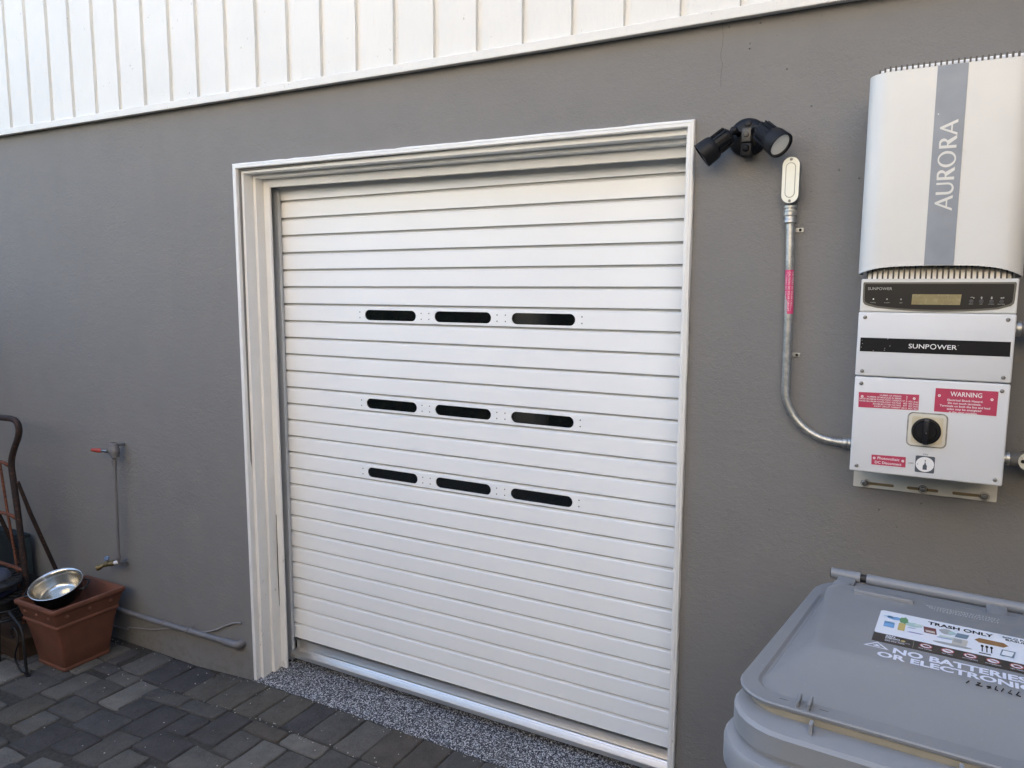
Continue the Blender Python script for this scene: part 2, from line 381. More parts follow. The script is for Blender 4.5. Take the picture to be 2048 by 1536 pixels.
# ================================================================== THE SETTING
def build_ground():
    bm = B()
    xs = [-30, -6, -.45, 0, 6, 30]; ys = [-30, -7, -.19]
    for a, b in zip(xs, xs[1:]):
        for c, d in zip(ys, ys[1:]):
            quad(bm, [(a, c, gz(a)-.009), (b, c, gz(b)-.009), (b, d, gz(b)-.009), (a, d, gz(a)-.009)])
    bmesh.ops.remove_doubles(bm, verts=bm.verts, dist=1e-4)
    o = obj('ground', bm, mat('joint_sand', (.042, .038, .032), .95, var=.4, vs=50, bump=.003, bs=200), loc=(0, -2, -2.23)); tag(o, kind='structure')
    traced = [(-.745, -.585, -.20, -.39), (-.585, -.435, -.20, -.40), (-.435, -.262, -.20, -.415), (-.262, -.10, -.20, -.42),
        (-.10, .062, -.20, -.43), (.062, .19, -.20, -.425), (.19, .338, -.20, -.41), (.338, .46, -.20, -.41), (.46, .613, -.20, -.415),
        (.613, .753, -.20, -.42), (.753, .903, -.20, -.42), (.903, 1.045, -.20, -.41), (1.045, 1.187, -.20, -.41), (1.187, 1.33, -.20, -.42),
        (1.33, 1.475, -.20, -.42), (1.475, 1.62, -.20, -.42), (1.62, 1.765, -.20, -.42), (1.765, 1.91, -.20, -.42),
        (-.43, -.175, -.42, -.507), (-.175, .06, -.43, -.513), (.062, .205, -.43, -.64), (.21, .405, -.428, -.502), (.41, .615, -.42, -.502),
        (.213, .342, -.505, -.656), (.347, .477, -.507, -.72), (.482, .615, -.507, -.65), (.618, .76, -.425, -.60), (.765, .905, -.425, -.57),
        (-.548, -.408, -.41, -.63), (-.725, -.553, -.49, -.635), (-.715, -.56, -.395, -.487), (-.403, -.255, -.512, -.648), (-.25, -.083, -.512, -.722),
        (-.08, .058, -.516, -.652), (-.077, .137, -.657, -.795), (.141, .343, -.662, -.80), (-.478, -.256, -.648, -.79), (-.687, -.482, -.637, -.767),
        (-.848, -.712, -.49, -.705), (-1.05, -.853, -.59, -.77), (-.843, -.69, -.71, -.915), (-.685, -.56, -.771, -.918), (-.555, -.40, -.795, -.992),
        (-.396, -.238, -.795, -.926), (-.235, -.08, -.727, -.936), (-.077, .063, -.80, -.935), (-.56, -.41, -.996, -1.14)]
    cols = [(.070, .065, .059), (.092, .085, .075), (.052, .048, .047), (.122, .114, .100), (.076, .068, .056), (.063, .059, .058), (.071, .061, .050)]
    mats = [mk_paver(n, c) for n, c in zip(('charcoal', 'grey', 'slate', 'light', 'olive', 'blue', 'brown'), cols)]
    fixed = {28: 3, 7: 2, 5: 4, 6: 4, 20: 2, 4: 4, 10: 6, 9: 1, 35: 1, 36: 5, 24: 3, 1: 2, 2: 2, 3: 4, 18: 0, 19: 0, 8: 0, 11: 6}
    u = .0735; x0, y0, nx, ny = -5.2, -5.6, 140, 73
    occ = set()
    for i in range(nx):
        for j in range(ny):
            cx, cy = x0+(i+.5)*u, y0+(j+.5)*u
            if cy > -.24 or any(a-.02 < cx < b+.02 and d-.02 < cy < c+.02 for a, b, c, d in traced): occ.add((i, j))
    rects = [(a, b, d, c) for a, b, c, d in traced]
    rng = random.Random(11)
    for j in range(ny-1, -1, -1):
        for i in range(nx):
            if (i, j) in occ: continue
            opts = [(2, 2), (2, 3), (3, 2), (2, 3), (1, 2), (2, 1), (1, 1)]
            head = opts[:4]; rng.shuffle(head)
            for a, b in head+opts[4:]:
                cells = [(i+p, j-q) for p in range(a) for q in range(b)]
                if all(c not in occ and c[1] >= 0 and c[0] < nx for c in cells): break
            occ.update(cells); rects.append((x0+i*u, x0+(i+a)*u, y0+(j-b+1)*u, y0+(j+1)*u))
    bm = B()
    for k, (a, b, c, d) in enumerate(rects):
        g = .0022; a += g; b -= g; c += g; d -= g
        if b-a < .03 or d-c < .03: continue
        out = rrect(a, b, c, d, .011, 2)
        # rumbled edges
        pts = []
        for p, qn in zip(out, out[1:]+out[:1]):
            pts.append(p)
            if math.hypot(p[0]-qn[0], p[1]-qn[1]) > .05: pts.append(((p[0]+qn[0])/2, (p[1]+qn[1])/2))
        pts = [(x+rng.uniform(-.0028, .0028), y+rng.uniform(-.0028, .0028)) for x, y in pts]
        cx, cy = (a+b)/2, (c+d)/2; z0 = gz(cx)+rng.uniform(-.0018, .0012); tx, ty = rng.uniform(-.012, .012), rng.uniform(-.012, .012)
        sl = (gz(cx+.02)-gz(cx-.02))/.04
        mi = fixed.get(k, rng.choice([0, 0, 1, 1, 2, 3, 4, 5, 6]))
        rings = []
        for ins, dz in ((0, -.03), (0, -.006), (.0025, -.002), (.007, 0)):
            rr = []
            for x, y in pts:
                L = math.hypot(x-cx, y-cy); s = (L-ins*1.2)/L; X, Y = cx+(x-cx)*s, cy+(y-cy)*s
                rr.append(bm.verts.new((X, Y, z0+dz+(X-cx)*(tx+sl)+(Y-cy)*ty)))
            rings.append(rr)
        n = len(pts)
        for A, C in zip(rings, rings[1:]):
            for q in range(n):
                f = bm.faces.new((A[q], A[(q+1) % n], C[(q+1) % n], C[q])); f.material_index = mi
        f = bm.faces.new(rings[-1]); f.material_index = mi
    o = obj('paving', bm, mats, loc=(0, -2, -2.23), smooth=50); tag(o, kind='structure')
    # coated concrete threshold under the door
    bm = B(); nx, ny = 96, 12; rng = random.Random(3); rows = []
    for j in range(ny+1):
        y = -.193+.24*j/ny; row = []
        for i in range(nx+1):
            x = -.06+1.98*i/nx; z = -2.2315+.032*min(1, max(0, (y+.193)/.19))+rng.uniform(-.0008, .0008)
            yy = y+(rng.uniform(-.004, .003) if j == 0 else 0)
            row.append(bm.verts.new((x, yy, z)))
        rows.append(row)
    for j in range(ny):
        for i in range(nx): bm.faces.new((rows[j][i], rows[j][i+1], rows[j+1][i+1], rows[j+1][i]))
    lipv = [bm.verts.new((v.co.x, v.co.y, -2.26)) for v in rows[0]]
    for i in range(nx): bm.faces.new((lipv[i], lipv[i+1], rows[0][i+1], rows[0][i]))
    o = obj('threshold', bm, CHIPS, loc=(.9, -.19, -2.23), smooth=True); tag(o, kind='structure')
    # grit in the joints
    bm = B(); rng = random.Random(5)
    for k in range(240):
        x = rng.uniform(-1.5, 1.4); y = rng.choice([rng.uniform(-.24, -.2), rng.uniform(-.9, -.2), rng.uniform(-.44, -.41)])
        s = rng.uniform(.0012, .0034)
        r = bmesh.ops.create_icosphere(bm, subdivisions=1, radius=s); bmesh.ops.scale(bm, vec=(1, 1, .6), verts=r['verts'])
        bmesh.ops.translate(bm, vec=(x, y, gz(x)+s*.3), verts=r['verts'])
    o = obj('grit', bm, mat('pale_grit', (.42, .40, .36), .8, var=.3, vs=90), loc=(0, -.5, -2.23)); tag(o, 'pale grit scattered over the dark pavers beside the wall', 'grit', kind='stuff')
build_ground()

def build_twig():
    bm = B()
    tube(bm, [(-.31, -.218, gz(-.31)+.004), (-.27, -.222, gz(-.27)+.006), (-.225, -.232, gz(-.23)+.005)], [.003, .0025, .001], 6)
    tube(bm, [(-.262, -.224, gz(-.26)+.005), (-.235, -.262, gz(-.23)+.007), (-.232, -.275, gz(-.23)+.005)], [.0025, .002, .001], 6)
    o = obj('dry_twig', bm, mat('dry_twig_bark', (.05, .035, .022), .9), loc=(-.27, -.225, -2.25)); tag(o, 'small dry forked twig lying on the pavers at the foot of the grey wall', 'twig')
build_twig()

# ------------------------------------------------------------------ the house
def bandz(x): return .334-.0061*(x+1.9) if x < 1.4 else .3139+.0005*(x-1.4)
def build_house():
    h = thing('house', 'house with grey stucco lower wall, white vertical board siding above and a white roller door', 'house', (.9, -.18, -2.23))
    X0, X1, ZB, ZT = -9, 8, -2.34, .40; ox0, ox1, oz = -.035, 1.892, .038
    bm = B(); Y = -.18
    for a, b, c, d in ((X0, ox0, ZB, oz), (ox1, X1, ZB, oz), (X0, ox0, oz, ZT), (ox0, ox1, oz, ZT), (ox1, X1, oz, ZT)):
        quad(bm, [(a, Y, c), (b, Y, c), (b, Y, d), (a, Y, d)])
    quad(bm, [(X0, Y, ZB), (X0, Y, 4.2), (X0, 8, 4.2), (X0, 8, ZB)]); quad(bm, [(X1, Y, ZB), (X1, 8, ZB), (X1, 8, 4.2), (X1, Y, 4.2)])
    quad(bm, [(X0, 8, ZB), (X0, 8, 4.2), (X1, 8, 4.2), (X1, 8, ZB)])
    # reveals of the opening and the room behind it
    quad(bm, [(ox0, Y, ZB), (ox0, Y, oz), (ox0, .3, oz), (ox0, .3, ZB)]); quad(bm, [(ox1, Y, ZB), (ox1, .3, ZB), (ox1, .3, oz), (ox1, Y, oz)])
    quad(bm, [(ox0, Y, oz), (ox1, Y, oz), (ox1, .3, oz), (ox0, .3, oz)])
    bmesh.ops.remove_doubles(bm, verts=bm.verts, dist=1e-4)
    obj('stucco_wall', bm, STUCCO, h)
    # hairline crack in the render
    bm = B(); pts = [(1.9717, .3143), (1.9755, .278), (1.9745, .255), (1.9702, .2338), (1.9715, .217), (1.977, .2013), (1.9735, .18), (1.973, .161), (1.9745, .14)]
    for (a, b), (c, d) in zip(pts, pts[1:]): quad(bm, [(a-.0004, -.1805, b), (a+.0004, -.1805, b), (c+.0006, -.1805, d), (c-.0006, -.1805, d)])
    obj('hairline_crack', bm, flat('crack_dark', (.10, .095, .088), .9), h)
    # siding: boards with real rebates between them
    gx = [-1.662, -1.482, -1.302, -1.126, -.947, -.772, -.593, -.416, -.243, -.068, .108, .279, .452, .625, .799, .973, 1.148, 1.324, 1.500, 1.676, 1.851, 2.024]
    while gx[0] > -8.8: gx.insert(0, gx[0]-.1757)
    while gx[-1] < 7.8: gx.append(gx[-1]+.1757)
    bm = B(); prof = [(X0, -.206)]
    for g in gx: prof += [(g, -.206), (g+.0008, -.191), (g+.0255, -.1925), (g+.0265, -.206)]
    prof.append((X1, -.206)); rng = random.Random(9)
    grid_sweep(bm, [(x, y, bandz(x)+.012) for x, y in prof], [(x, y, 4.2) for x, y in prof], 60,
               lambda i, j: Vector((rng.uniform(-.0011, .0011), 0, 0)) if i else Vector((0, 0, 0)))
    obj('board_siding', bm, SIDING, h)
    bm = B(); st = [X0+.1*k for k in range(int((X1-X0)/.1)+1)]
    rows = [[bm.verts.new((x, y, bandz(x)+dz)) for y, dz in ((-.178, .004), (-.205, .004), (-.205, .0), (-.2165, -.0005), (-.2175, .001), (-.2175, .028), (-.216, .0295), (-.2, .031))] for x in st]
    for A, C in zip(rows, rows[1:]):
        for k in range(len(A)-1): bm.faces.new((A[k], C[k], C[k+1], A[k+1]))
    obj('siding_drip_board', bm, SIDING, h, smooth=30)
    # a dark gap strip under the drip board
    bm = B(); box(bm, X0, X1, -.2, -.181, .336, .345)
    rf = B(); box(rf, X0-.2, X1+.2, -.35, 8.3, 4.2, 4.4, .01)
    obj('roof', rf, ROOFM, h); bm.free()
    # ---- door frame, mitred, with stepped mouldings
    P = [(0, -.176), (0, -.193), (.0025, -.196), (.0078, -.1967), (.0086, -.1946), (.0096, -.1964), (.0175, -.1967), (.0200, -.195), (.0205, -.1865), (.0195, -.172), (.0200, -.171),
         (.0375, -.1712), (.038, -.1705), (.0375, -.119), (.0520, -.1192), (.0526, -.118), (.0522, -.0752), (.0865, -.0752), (.0875, -.0735), (.0875, -.066), (.045, -.066)]
    XL = lambda z: -.050-.0110*(z+2.2)/2.26
    zt = lambda x: .0665 if x < .5 else .0512
    def dl(d): return d
    def dr(d): return d if d <= .0205 else .0205+(d-.0205)*.5
    rng = random.Random(2); f = B()
    j1 = lambda i, j: Vector((rng.uniform(-.0014, .0014) if j in (0, 1) else rng.uniform(-.0002, .0002), 0, 0))
    botL = [(-.050+dl(d), y, gz(-.05)+.001+.014*max(0, (y+.19)/.12)) for d, y in P]; topL = [(-.0610+dl(d), y, .0665-d) for d, y in P]
    botR = [(1.9065-dr(d), y, -2.229+.014*max(0, (y+.19)/.12)) for d, y in P]; topR = [(1.9035-dr(d), y, .0512-d) for d, y in P]
    def warp(i, j):      # the innermost stop has warped off the jamb low down
        v = j1(i, j)
        if 16 <= j <= 18: v = v+Vector((.0035*math.sin(max(0, min(1, (10-i)/10))*math.pi), 0, 0))
        return v
    grid_sweep(f, botL, topL, 48, warp); left = obj('frame_jamb', f, TRIM, h, smooth=25)
    f = B(); grid_sweep(f, topR, botR, 48, j1); obj('frame_jamb', f, TRIM, h, smooth=25)
    f = B(); j2 = lambda i, j: Vector((0, 0, rng.uniform(-.0014, .0014) if (j in (0, 1) and 0 < i < 44) else 0))
    grid_sweep(f, topL, topR, 44, j2); obj('frame_head', f, TRIM, h, smooth=25)
    # crack between stop and jamb
    f = B(); 
    for k in range(10):
        z = -2.18+.07*k; box(f, .0018, .0026+.0012*math.sin(k/9*math.pi), -.0778, -.0755, z, z+.071)
    obj('split_seam', f, flat('dark_seam', (.03, .028, .025), .9), h)
    # ---- roller door
    PT = .075; XA, XB = -.03, 1.862; bm = B(); wins = (7, 12, 16)
    wx = [(.4765, .739), (.829, 1.0905), (1.179, 1.4405)]
    for i in range(-1, 28):
        z0 = -i*PT
        top = [(.013, z0+.0064), (.013, z0-.0016), (.0014, z0-.0060), (0, z0-.0078)]
        bot = [(0, z0-PT+.0080), (.0008, z0-PT+.0068), (.013, z0-PT+.0064)]
        def strip(pr):
            for (ya, za), (yb, zb) in zip(pr, pr[1:]):
                quad(bm, [(XA, ya, za), (XA, yb, zb), (XB, yb, zb), (XB, ya, za)], 2 if (ya > .01 or yb > .01) and (abs(za-zb) > .0065 or abs(za-zb) < .0005) else 0)
        if i in wins:
            strip(top); strip(bot); za, zb = z0-.0078, z0-PT+.0080; zc = z0-PT/2
            holes = [[(x, z) for x, z in stad(a, b, zc-.0215, zc+.0215, 10)] for a, b in wx]
            shape(bm, [[(XA, zb), (XB, zb), (XB, za), (XA, za)]]+holes, (0, 0, 0), WALLF, .003)
            for a, b in wx:
                for sx in (a-.0262, b+.0262):
                    for dz in (-.0118, .0118):
                        shape(bm, [circ(sx, zc+dz, .0027, n=10)], (0, -.0004, 0), WALLF, 0, mi=1)
        else:
            strip(top); strip([top[-1], bot[0]]); strip(bot)
    bmesh.ops.recalc_face_normals(bm, faces=bm.faces)
    door = obj('roller_door', bm, [SLAT, flat('rivet_dark', (.12, .12, .12), .4, .6), flat('joint_grey', (.46, .46, .45), .7)], h, label='white roller door of 28 horizontal slats with three rows of slot windows')
    for i in wins:
        zc = -i*PT-PT/2
        for a, b in wx:
            w_ = B(); shape(w_, [stad(a-.008, b+.008, zc-.027, zc+.027, 8)], (0, .0042, 0), WALLF, .002); obj('window_pane', w_, TINT, door)
    # slotted aluminium bottom rail
    pr = [(.006, -2.0985), (-.0035, -2.0985), (-.0040, -2.1025), (.0035, -2.1035), (.0035, -2.140), (.0015, -2.1455), (-.0065, -2.1475), (-.0068, -2.1462), (-.0085, -2.1462), (-.0088, -2.148),
          (-.036, -2.1535), (-.0395, -2.1545), (-.0405, -2.1575), (-.0405, -2.171), (-.037, -2.1735), (.006, -2.1735)]
    bb = B(); A = [bb.verts.new((.026, y, z)) for y, z in pr]; C = [bb.verts.new((1.861, y, z)) for y, z in pr]; n = len(pr)
    for k in range(n): bb.faces.new((A[k], C[k], C[(k+1) % n], A[(k+1) % n]))
    bb.faces.new(A); bb.faces.new(C[::-1]); bmesh.ops.recalc_face_normals(bb, faces=bb.faces)
    obj('bottom_rail', bb, ALU, door)
    for s in (0, 1):
        g = B(); a, b = ((-.03, .0205) if s == 0 else (1.845, 1.885))
        box(g, a, b, -.0225, -.0195, -2.199, -.004, .0006); box(g, (b-.003 if s == 0 else a), (b if s == 0 else a+.003), -.0195, -.006, -2.199, -.004, .0006)
        box(g, a, a+.004 if s == 0 else a+.004, -.0195, .05, -2.199, -.004)
        obj('side_guide', g, GUIDE, door)
    dk = B(); box(dk, -.2, 2.1, .06, 1.2, -2.6, .2); bmesh.ops.reverse_faces(dk, faces=dk.faces)
    obj('garage_interior', dk, flat('unlit_interior', (.01, .01, .01), .9), h)
build_house()

def build_neighbour():
    n = thing('neighbour_house', 'cream stucco wall of the house across the side yard', 'house', (4, -6.4, -2.23))
    b = B(); box(b, -1.2, 11, -13, -7.0, -2.3, 4.2); obj('wall', b, NEIGH, n)
    b = B(); box(b, -1.4, 11.2, -13.2, -6.8, 4.2, 4.4, .02); obj('roof', b, ROOFM, n)
build_neighbour()

def build_shade_hedge():  # added out of view; its height keeps low light off the wall
    h = thing('shade_hedge', 'unseen tall dark green hedgerow across the yard, added to block low light', 'shade_hedge', (1, -4.7, -2.23))
    b = B(); rng = random.Random(4)
    for k in range(18000):
        x = rng.uniform(-5, 8); f = rng.random(); z = rng.uniform(-2.15, .22); y = -4.5-abs(rng.gauss(0, .09))-.06*math.sin(x*3)-.05*math.sin(z*4+x)
        if f > .8: y = rng.uniform(-5.1, -4.5); z = .22+rng.gauss(0, .04)+.04*math.sin(x*2.3)
        c = Vector((x, y, z)); u_ = Vector((rng.gauss(0, 1), rng.gauss(0, 1), rng.gauss(0, 1))).normalized(); v_ = u_.cross(Vector((rng.gauss(0, 1), rng.gauss(0, 1), rng.gauss(0, 1)))).normalized()
        s_ = rng.uniform(.025, .05); quad(b, [c-u_*s_, c+v_*s_*.45, c+u_*s_, c-v_*s_*.45])
    obj('shade_hedge_foliage', b, mat('shade_hedge_leaf', (.045, .075, .025), .6, var=.5, vs=4), h)
    b = B(); box(b, -5, 8, -5.05, -4.66, -2.2, .12); obj('inner_mass', b, mat('shade_hedge_core', (.012, .016, .009), .9), h)
build_shade_hedge()
def build_reflected_pillar():  # invented pillar out of view, placed to mirror a pale patch in the panes
    f = thing('reflected_pillar', 'unseen cream pillar across the yard, added for its reflection in the door panes', 'pillar', (-.93, -4.3, -2.23))
    b = B(); box(b, -1.06, -.80, -4.42, -4.16, -2.3, -.50, .01); obj('reflected_pillar_shaft', b, NEIGH, f)
    b = B(); box(b, -1.10, -.76, -4.46, -4.12, -.50, -.44, .012); obj('cap', b, NEIGH, f)
build_reflected_pillar()
def build_shade_fence():  # invented fence out of view, darkens the lower left of the wall
    f = thing('shade_fence', 'unseen dark board fence added left of the hand truck to shade the low wall', 'fence', (-2.75, -1.6, -2.262))
    for k in range(22):
        y0 = -.30-.14*k; b = B(); box(b, -2.77, -2.75, y0-.132, y0, -2.24, -.35+.01*(k % 3), .003); obj('board', b, mat('fence_board', (.10, .085, .07), .8, var=.2, stretch=(1, 1, .1), vs=30) if k == 0 else bpy.data.materials['fence_board'], f)
    b = B(); box(b, -2.80, -2.772, -3.4, -.28, -.70, -.62, .003); obj('rail', b, bpy.data.materials['fence_board'], f)
build_shade_fence()
def build_shade_wall():  # added out of view to dim light arriving from the right
    f = thing('shade_wall', 'unseen tan stucco wall added off to the right to cut side light', 'wall', (4.4, -1.9, -2.23))
    b = B(); box(b, 4.3, 4.5, -3.6, -.19, -2.3, 2.9, .01); obj('shade_wall_body', b, mat('shade_wall_tan_stucco', (.22, .175, .13), .85, var=.08, vs=3, bump=.004, bs=60), f)
build_shade_wall()
# ================================================================== THINGS ON THE WALL
def screw(bm, x, y, z, r=.0048, mi=0, n=(0, -1, 0)):
    d = Vector(n)
    lathe(bm, [(r*1.0, 0), (r, .0016), (r*.75, .003), (r*.45, .0034), (r*.4, .0020), (0, .0018)], 14, along((x, y, z), d), mi)
def build_inverter():
    h = thing('solar_inverter', 'tall white solar inverter with grey-blue stripe, display and red labels on the wall', 'solar inverter', (2.562, -.18, -1.006))
    F = -.40
    # curved sheet cover
    def arc(x): return -.3955-.024*abs((x-2.553)/.178)**4
    xs = []
    XL, XR, R_ = 2.386, 2.7365, .05
    base = [(XL, -.215), (XL, -.26), (XL, -.30)]
    for k in range(9):
        a = R(180+90*k/8); base.append((XL+R_+R_*math.cos(a), -.362+R_*math.sin(a)))
    for k in range(1, 12): base.append((XL+R_+(XR-XL-2*R_)*k/12, -.4125-.002*math.sin(math.pi*k/12)))
    for k in range(9):
        a = R(270+90*k/8); base.append((XR-R_+R_*math.cos(a), -.362+R_*math.sin(a)))
    base += [(XR, -.30), (XR, -.26), (XR, -.215)]
    bm = B(); rows = []
    cx, cy = 2.561, -.30
    lv = [arc, lambda x: -.30, lambda x: -.2, lambda x: -.1, lambda x: 0., lambda x: .0645]
    for f in lv: rows.append([bm.verts.new((x, y, f(x))) for x, y in base])
    inner = [[bm.verts.new((cx+(x-cx)*.988, y+.003 if y < -.36 else y, (arc(x)+.0004 if q == 0 else .0643))) for x, y in base] for q in (0, 1)]
    for A, C in zip(rows, rows[1:]):
        for k in range(len(A)-1): bm.faces.new((A[k], A[k+1], C[k+1], C[k]))
    for k in range(len(base)-1):
        bm.faces.new((rows[0][k+1], rows[0][k], inner[0][k], inner[0][k+1])); bm.faces.new((rows[-1][k], rows[-1][k+1], inner[1][k+1], inner[1][k]))
        bm.faces.new((inner[0][k+1], inner[0][k], inner[1][k], inner[1][k+1]))
    cover = obj('cover', bm, PCREAM, h, smooth=35)
    bm = B(); yS = -.4152
    ys = [(2.5315, yS), (2.5625, yS-.0003), (2.5935, yS)]
    for (xa, ya), (xb, yb) in zip(ys, ys[1:]): quad(bm, [(xa, ya, arc(xa)+.0008), (xb, yb, arc(xb)+.0008), (xb, yb, .0640), (xa, ya, .0640)])
    obj('stripe', bm, GSTRIPE, cover)
    # AURORA, reading upwards; flared strokes drawn as outlines. glyph box: height 1 (cap), advance in x
    G = {
     'A': (.92, [[(0, 0), (.44, 1.02), (.55, 1.02), (.95, 0), (.77, 0), (.66, .29), (.26, .29), (.15, 0)], [(.30, .38), (.62, .38), (.465, .80)]]),
     'U': (.86, [[(.05, 1), (.22, 1), (.215, .36)]+circ(.445, .33, .225, .235, 12, 180, 360)[1:-1]+[(.67, .36), (.665, 1), (.79, 1), (.785, .34)]+circ(.42, .34, .365, .36, 16, 0, -180)[1:-1]+[(.055, .36)]]),
     'R': (.80, [[(.06, 0), (.07, 1), (.40, 1.01)]+circ(.42, .755, .25, .255, 12, 90, -75)[1:]+[(.83, 0), (.62, 0), (.29, .46), (.235, .46), (.24, 0)], [(.24, .55), (.24, .90), (.36, .90)]+circ(.36, .725, .135, .175, 10, 90, -90)[1:-1]+[(.36, .55)]]),
     'O': (1.06, [circ(.50, .5, .495, .53, 32)[:-1], circ(.50, .5, .33, .44, 32)[:-1]])}
    bm = B(); adv = sum(G[c][0] for c in 'AURORA'); L = .208; sc = L/adv; hgt = .0355; x = 0
    frU = (Vector((0, 0, 1)), Vector((-1, 0, 0)), Vector((0, -1, 0)))
    for c in 'AURORA':
        w_, sp = G[c]
        shape(bm, [[(x+px*sc*.97, py*hgt) for px, py in s_] for s_ in sp], (2.5810, yS-.0008, -.268), frU, .0003); x += w_*sc
    shape(bm, [circ(0, 0, .0016, n=10)], (2.5395, yS-.0008, -.045), WALLF)
    obj('lettering', bm, INKW if False else PCREAM, cover)
    # heat sink
    bm = B(); n = 26; p = .0118
    for k in range(n+1):
        xx = 2.408+p*k; t_ = max(0, (abs(xx-2.561)-.125)/.03); yf = -.3995+.028*min(1, t_)**2
        box(bm, xx-.0019, xx+.0019, yf, -.255, -.4262, .0800, mi=0)
    for k in range(n):
        xx = 2.408+p*(k+.5); t_ = max(0, (abs(xx-2.561)-.125)/.03); yf = -.3975+.028*min(1, t_)**2
        quad(bm, [(xx-.004, yf, -.4262), (xx+.004, yf, -.4262), (xx+.004, yf+.016, -.394), (xx-.004, yf+.016, -.394)], 1)
        quad(bm, [(xx-.004, yf, .058), (xx+.004, yf, .058), (xx+.004, yf+.022, .0815), (xx-.004, yf+.022, .0815)], 1)  # sun glare in the top gaps, put into pale tilted plates
        quad(bm, [(xx-.004, yf+.022, .0815), (xx+.004, yf+.022, .0815), (xx+.004, -.26, .0815), (xx-.004, -.26, .0815)], 1)
    box(bm, 2.403, 2.719, -.30, -.212, -.40, .058, mi=1)
    obj('heatsink', bm, [FIND, FINM], h)
    # housing behind the display strip
    bm = B(); box(bm, 2.3965, 2.7275, F, -.20, -.5080, -.4262, .003); disp = obj('display_housing', bm, PCREAM, h)
    def bez(g, dz=0):
        x0, x1, zt_ = 2.4015-g, 2.7225+g, -.4345+g
        pts = [(x0+.001, zt_), (x1-.001, zt_)]
        pts += [(x1+.0005, zt_-.004), (x1-.001, -.476), (x1-.002, -.4835-g*.5), (x1-.007, -.4895-g), (x1-.016, -.4925-g)]
        pts += [(x0+(x1-x0)*q, -.4935-g-.0115*(1-((q-.5)/.5)**2)) for q in (.9, .8, .7, .6, .5, .4, .3, .2, .1)]
        pts += [(x0+.014, -.4930-g), (x0+.006, -.490-g), (x0+.0015, -.484-g*.5), (x0+.0005, -.476), (x0-.0003, zt_-.004)]
        return pts[::-1]
    bm = B(); shape(bm, [bez(0)], (0, F-.0012, 0), WALLF, .001); obj('bezel', bm, OLIVE, disp)
    bm = B(); shape(bm, [bez(-.0042)], (0, F-.0018, 0), WALLF, .0005)
    O = (0, F-.0019, 0)
    text(bm, 'SUNPOWER', 2.4125, 2.4665, -.4535, -.4470, O, bold=.004, mi=1)
    for x_, s_ in ((2.4262, 'POWER'), (2.4566, 'ALARM'), (2.4875, 'GFI')): text(bm, s_, x_-.0062 if s_ != 'GFI' else x_-.0032, x_+.0062 if s_ != 'GFI' else x_+.0032, -.4858, -.4838, O, mi=1)
    for x_, s_ in ((2.6355, 'ESC'), (2.6558, 'UP'), (2.6760, 'DOWN'), (2.6960, 'ENTER')): text(bm, s_, x_-.0014*len(s_), x_+.0014*len(s_), -.4868, -.4846, O, mi=1)
    Z = -.4712
    shape(bm, [circ(2.636, Z-.001, .0038, .0032, 10, 20, 160)+circ(2.636, Z-.001, .0026, .0020, 10, 160, 20)], O, WALLF, 0, 1)
    shape(bm, [[(2.6388, Z+.0012), (2.6422, Z+.0004), (2.6398, Z-.0026)]], O, WALLF, 0, 1)
    shape(bm, [[(2.6546, Z-.003), (2.6570, Z-.003), (2.6570, Z), (2.6584, Z), (2.6558, Z+.0035), (2.6532, Z), (2.6546, Z)]], O, WALLF, 0, 1)
    shape(bm, [[(2.6748, Z+.003), (2.6772, Z+.003), (2.6772, Z), (2.6786, Z), (2.6760, Z-.0035), (2.6734, Z), (2.6748, Z)][::-1]], O, WALLF, 0, 1)
    shape(bm, [[(2.6930, Z), (2.6952, Z+.0025), (2.6952, Z+.001), (2.6990, Z+.001), (2.6990, Z+.0025), (2.7004, Z+.0025), (2.7004, Z-.001), (2.6952, Z-.001), (2.6952, Z-.0025)][::-1]], O, WALLF, 0, 1)
    obj('control_panel', bm, [OVER, INKG], disp)
    bm = B(); shape(bm, [[(2.5105, -.4885), (2.6130, -.4885), (2.6150, -.4635), (2.5115, -.4635)]], (0, F-.0024, 0), WALLF, .0003)
    text(bm, 'Riso', 2.5150, 2.5345, -.4738, -.4664, (0, F-.0026, 0), mi=1); text(bm, '18.6Mo', 2.5650, 2.5975, -.4738, -.4664, (0, F-.0026, 0), mi=1)
    text(bm, 'S', 2.6065, 2.6110, -.4738, -.4664, (0, F-.0026, 0), mi=1)
    text(bm, 'Ileak', 2.5150, 2.5375, -.4860, -.4786, (0, F-.0026, 0), mi=1); text(bm, '0mA', 2.5800, 2.5985, -.4860, -.4786, (0, F-.0026, 0), mi=1)
    obj('display_screen', bm, [LCD, LCDT], disp)
    for x_, m_ in ((2.4262, LED), (2.4566, INKG), (2.4875, INKG)):
        bm = B(); lathe(bm, [(.0018, 0), (.0016, .0012), (0, .0018)], 10, along((x_, F-.0020, -.4762), (0, -1, 0))); obj('indicator_light', bm, m_, disp)
    for x_ in (2.6355, 2.6558, 2.6760, 2.6960):
        bm = B(); lathe(bm, [(.0044, 0), (.0042, .0012), (.0034, .0018), (0, .0019)], 16, along((x_, F-.0019, -.4795), (0, -1, 0))); obj('button', bm, DARKG, disp)
    # middle and lower boxes
    bm = B(); box(bm, 2.3945, 2.7287, F, -.195, -.6695, -.5085, .004, seg=3); mid = obj('upper_wiring_box', bm, PWHITE, h, smooth=40)
    bm = B(); box(bm, 2.3950, 2.7285, F, -.195, -.9172, -.6722, .004, seg=3); low = obj('lower_wiring_box', bm, PWHITE, h, smooth=40)
    for x_, z_ in ((2.41, -.5215), (2.7118, -.5212), (2.4104, -.6574), (2.7122, -.6571)):
        bm = B(); screw(bm, x_, F, z_, .0046); obj('cover_screw', bm, STEEL, mid, smooth=40)
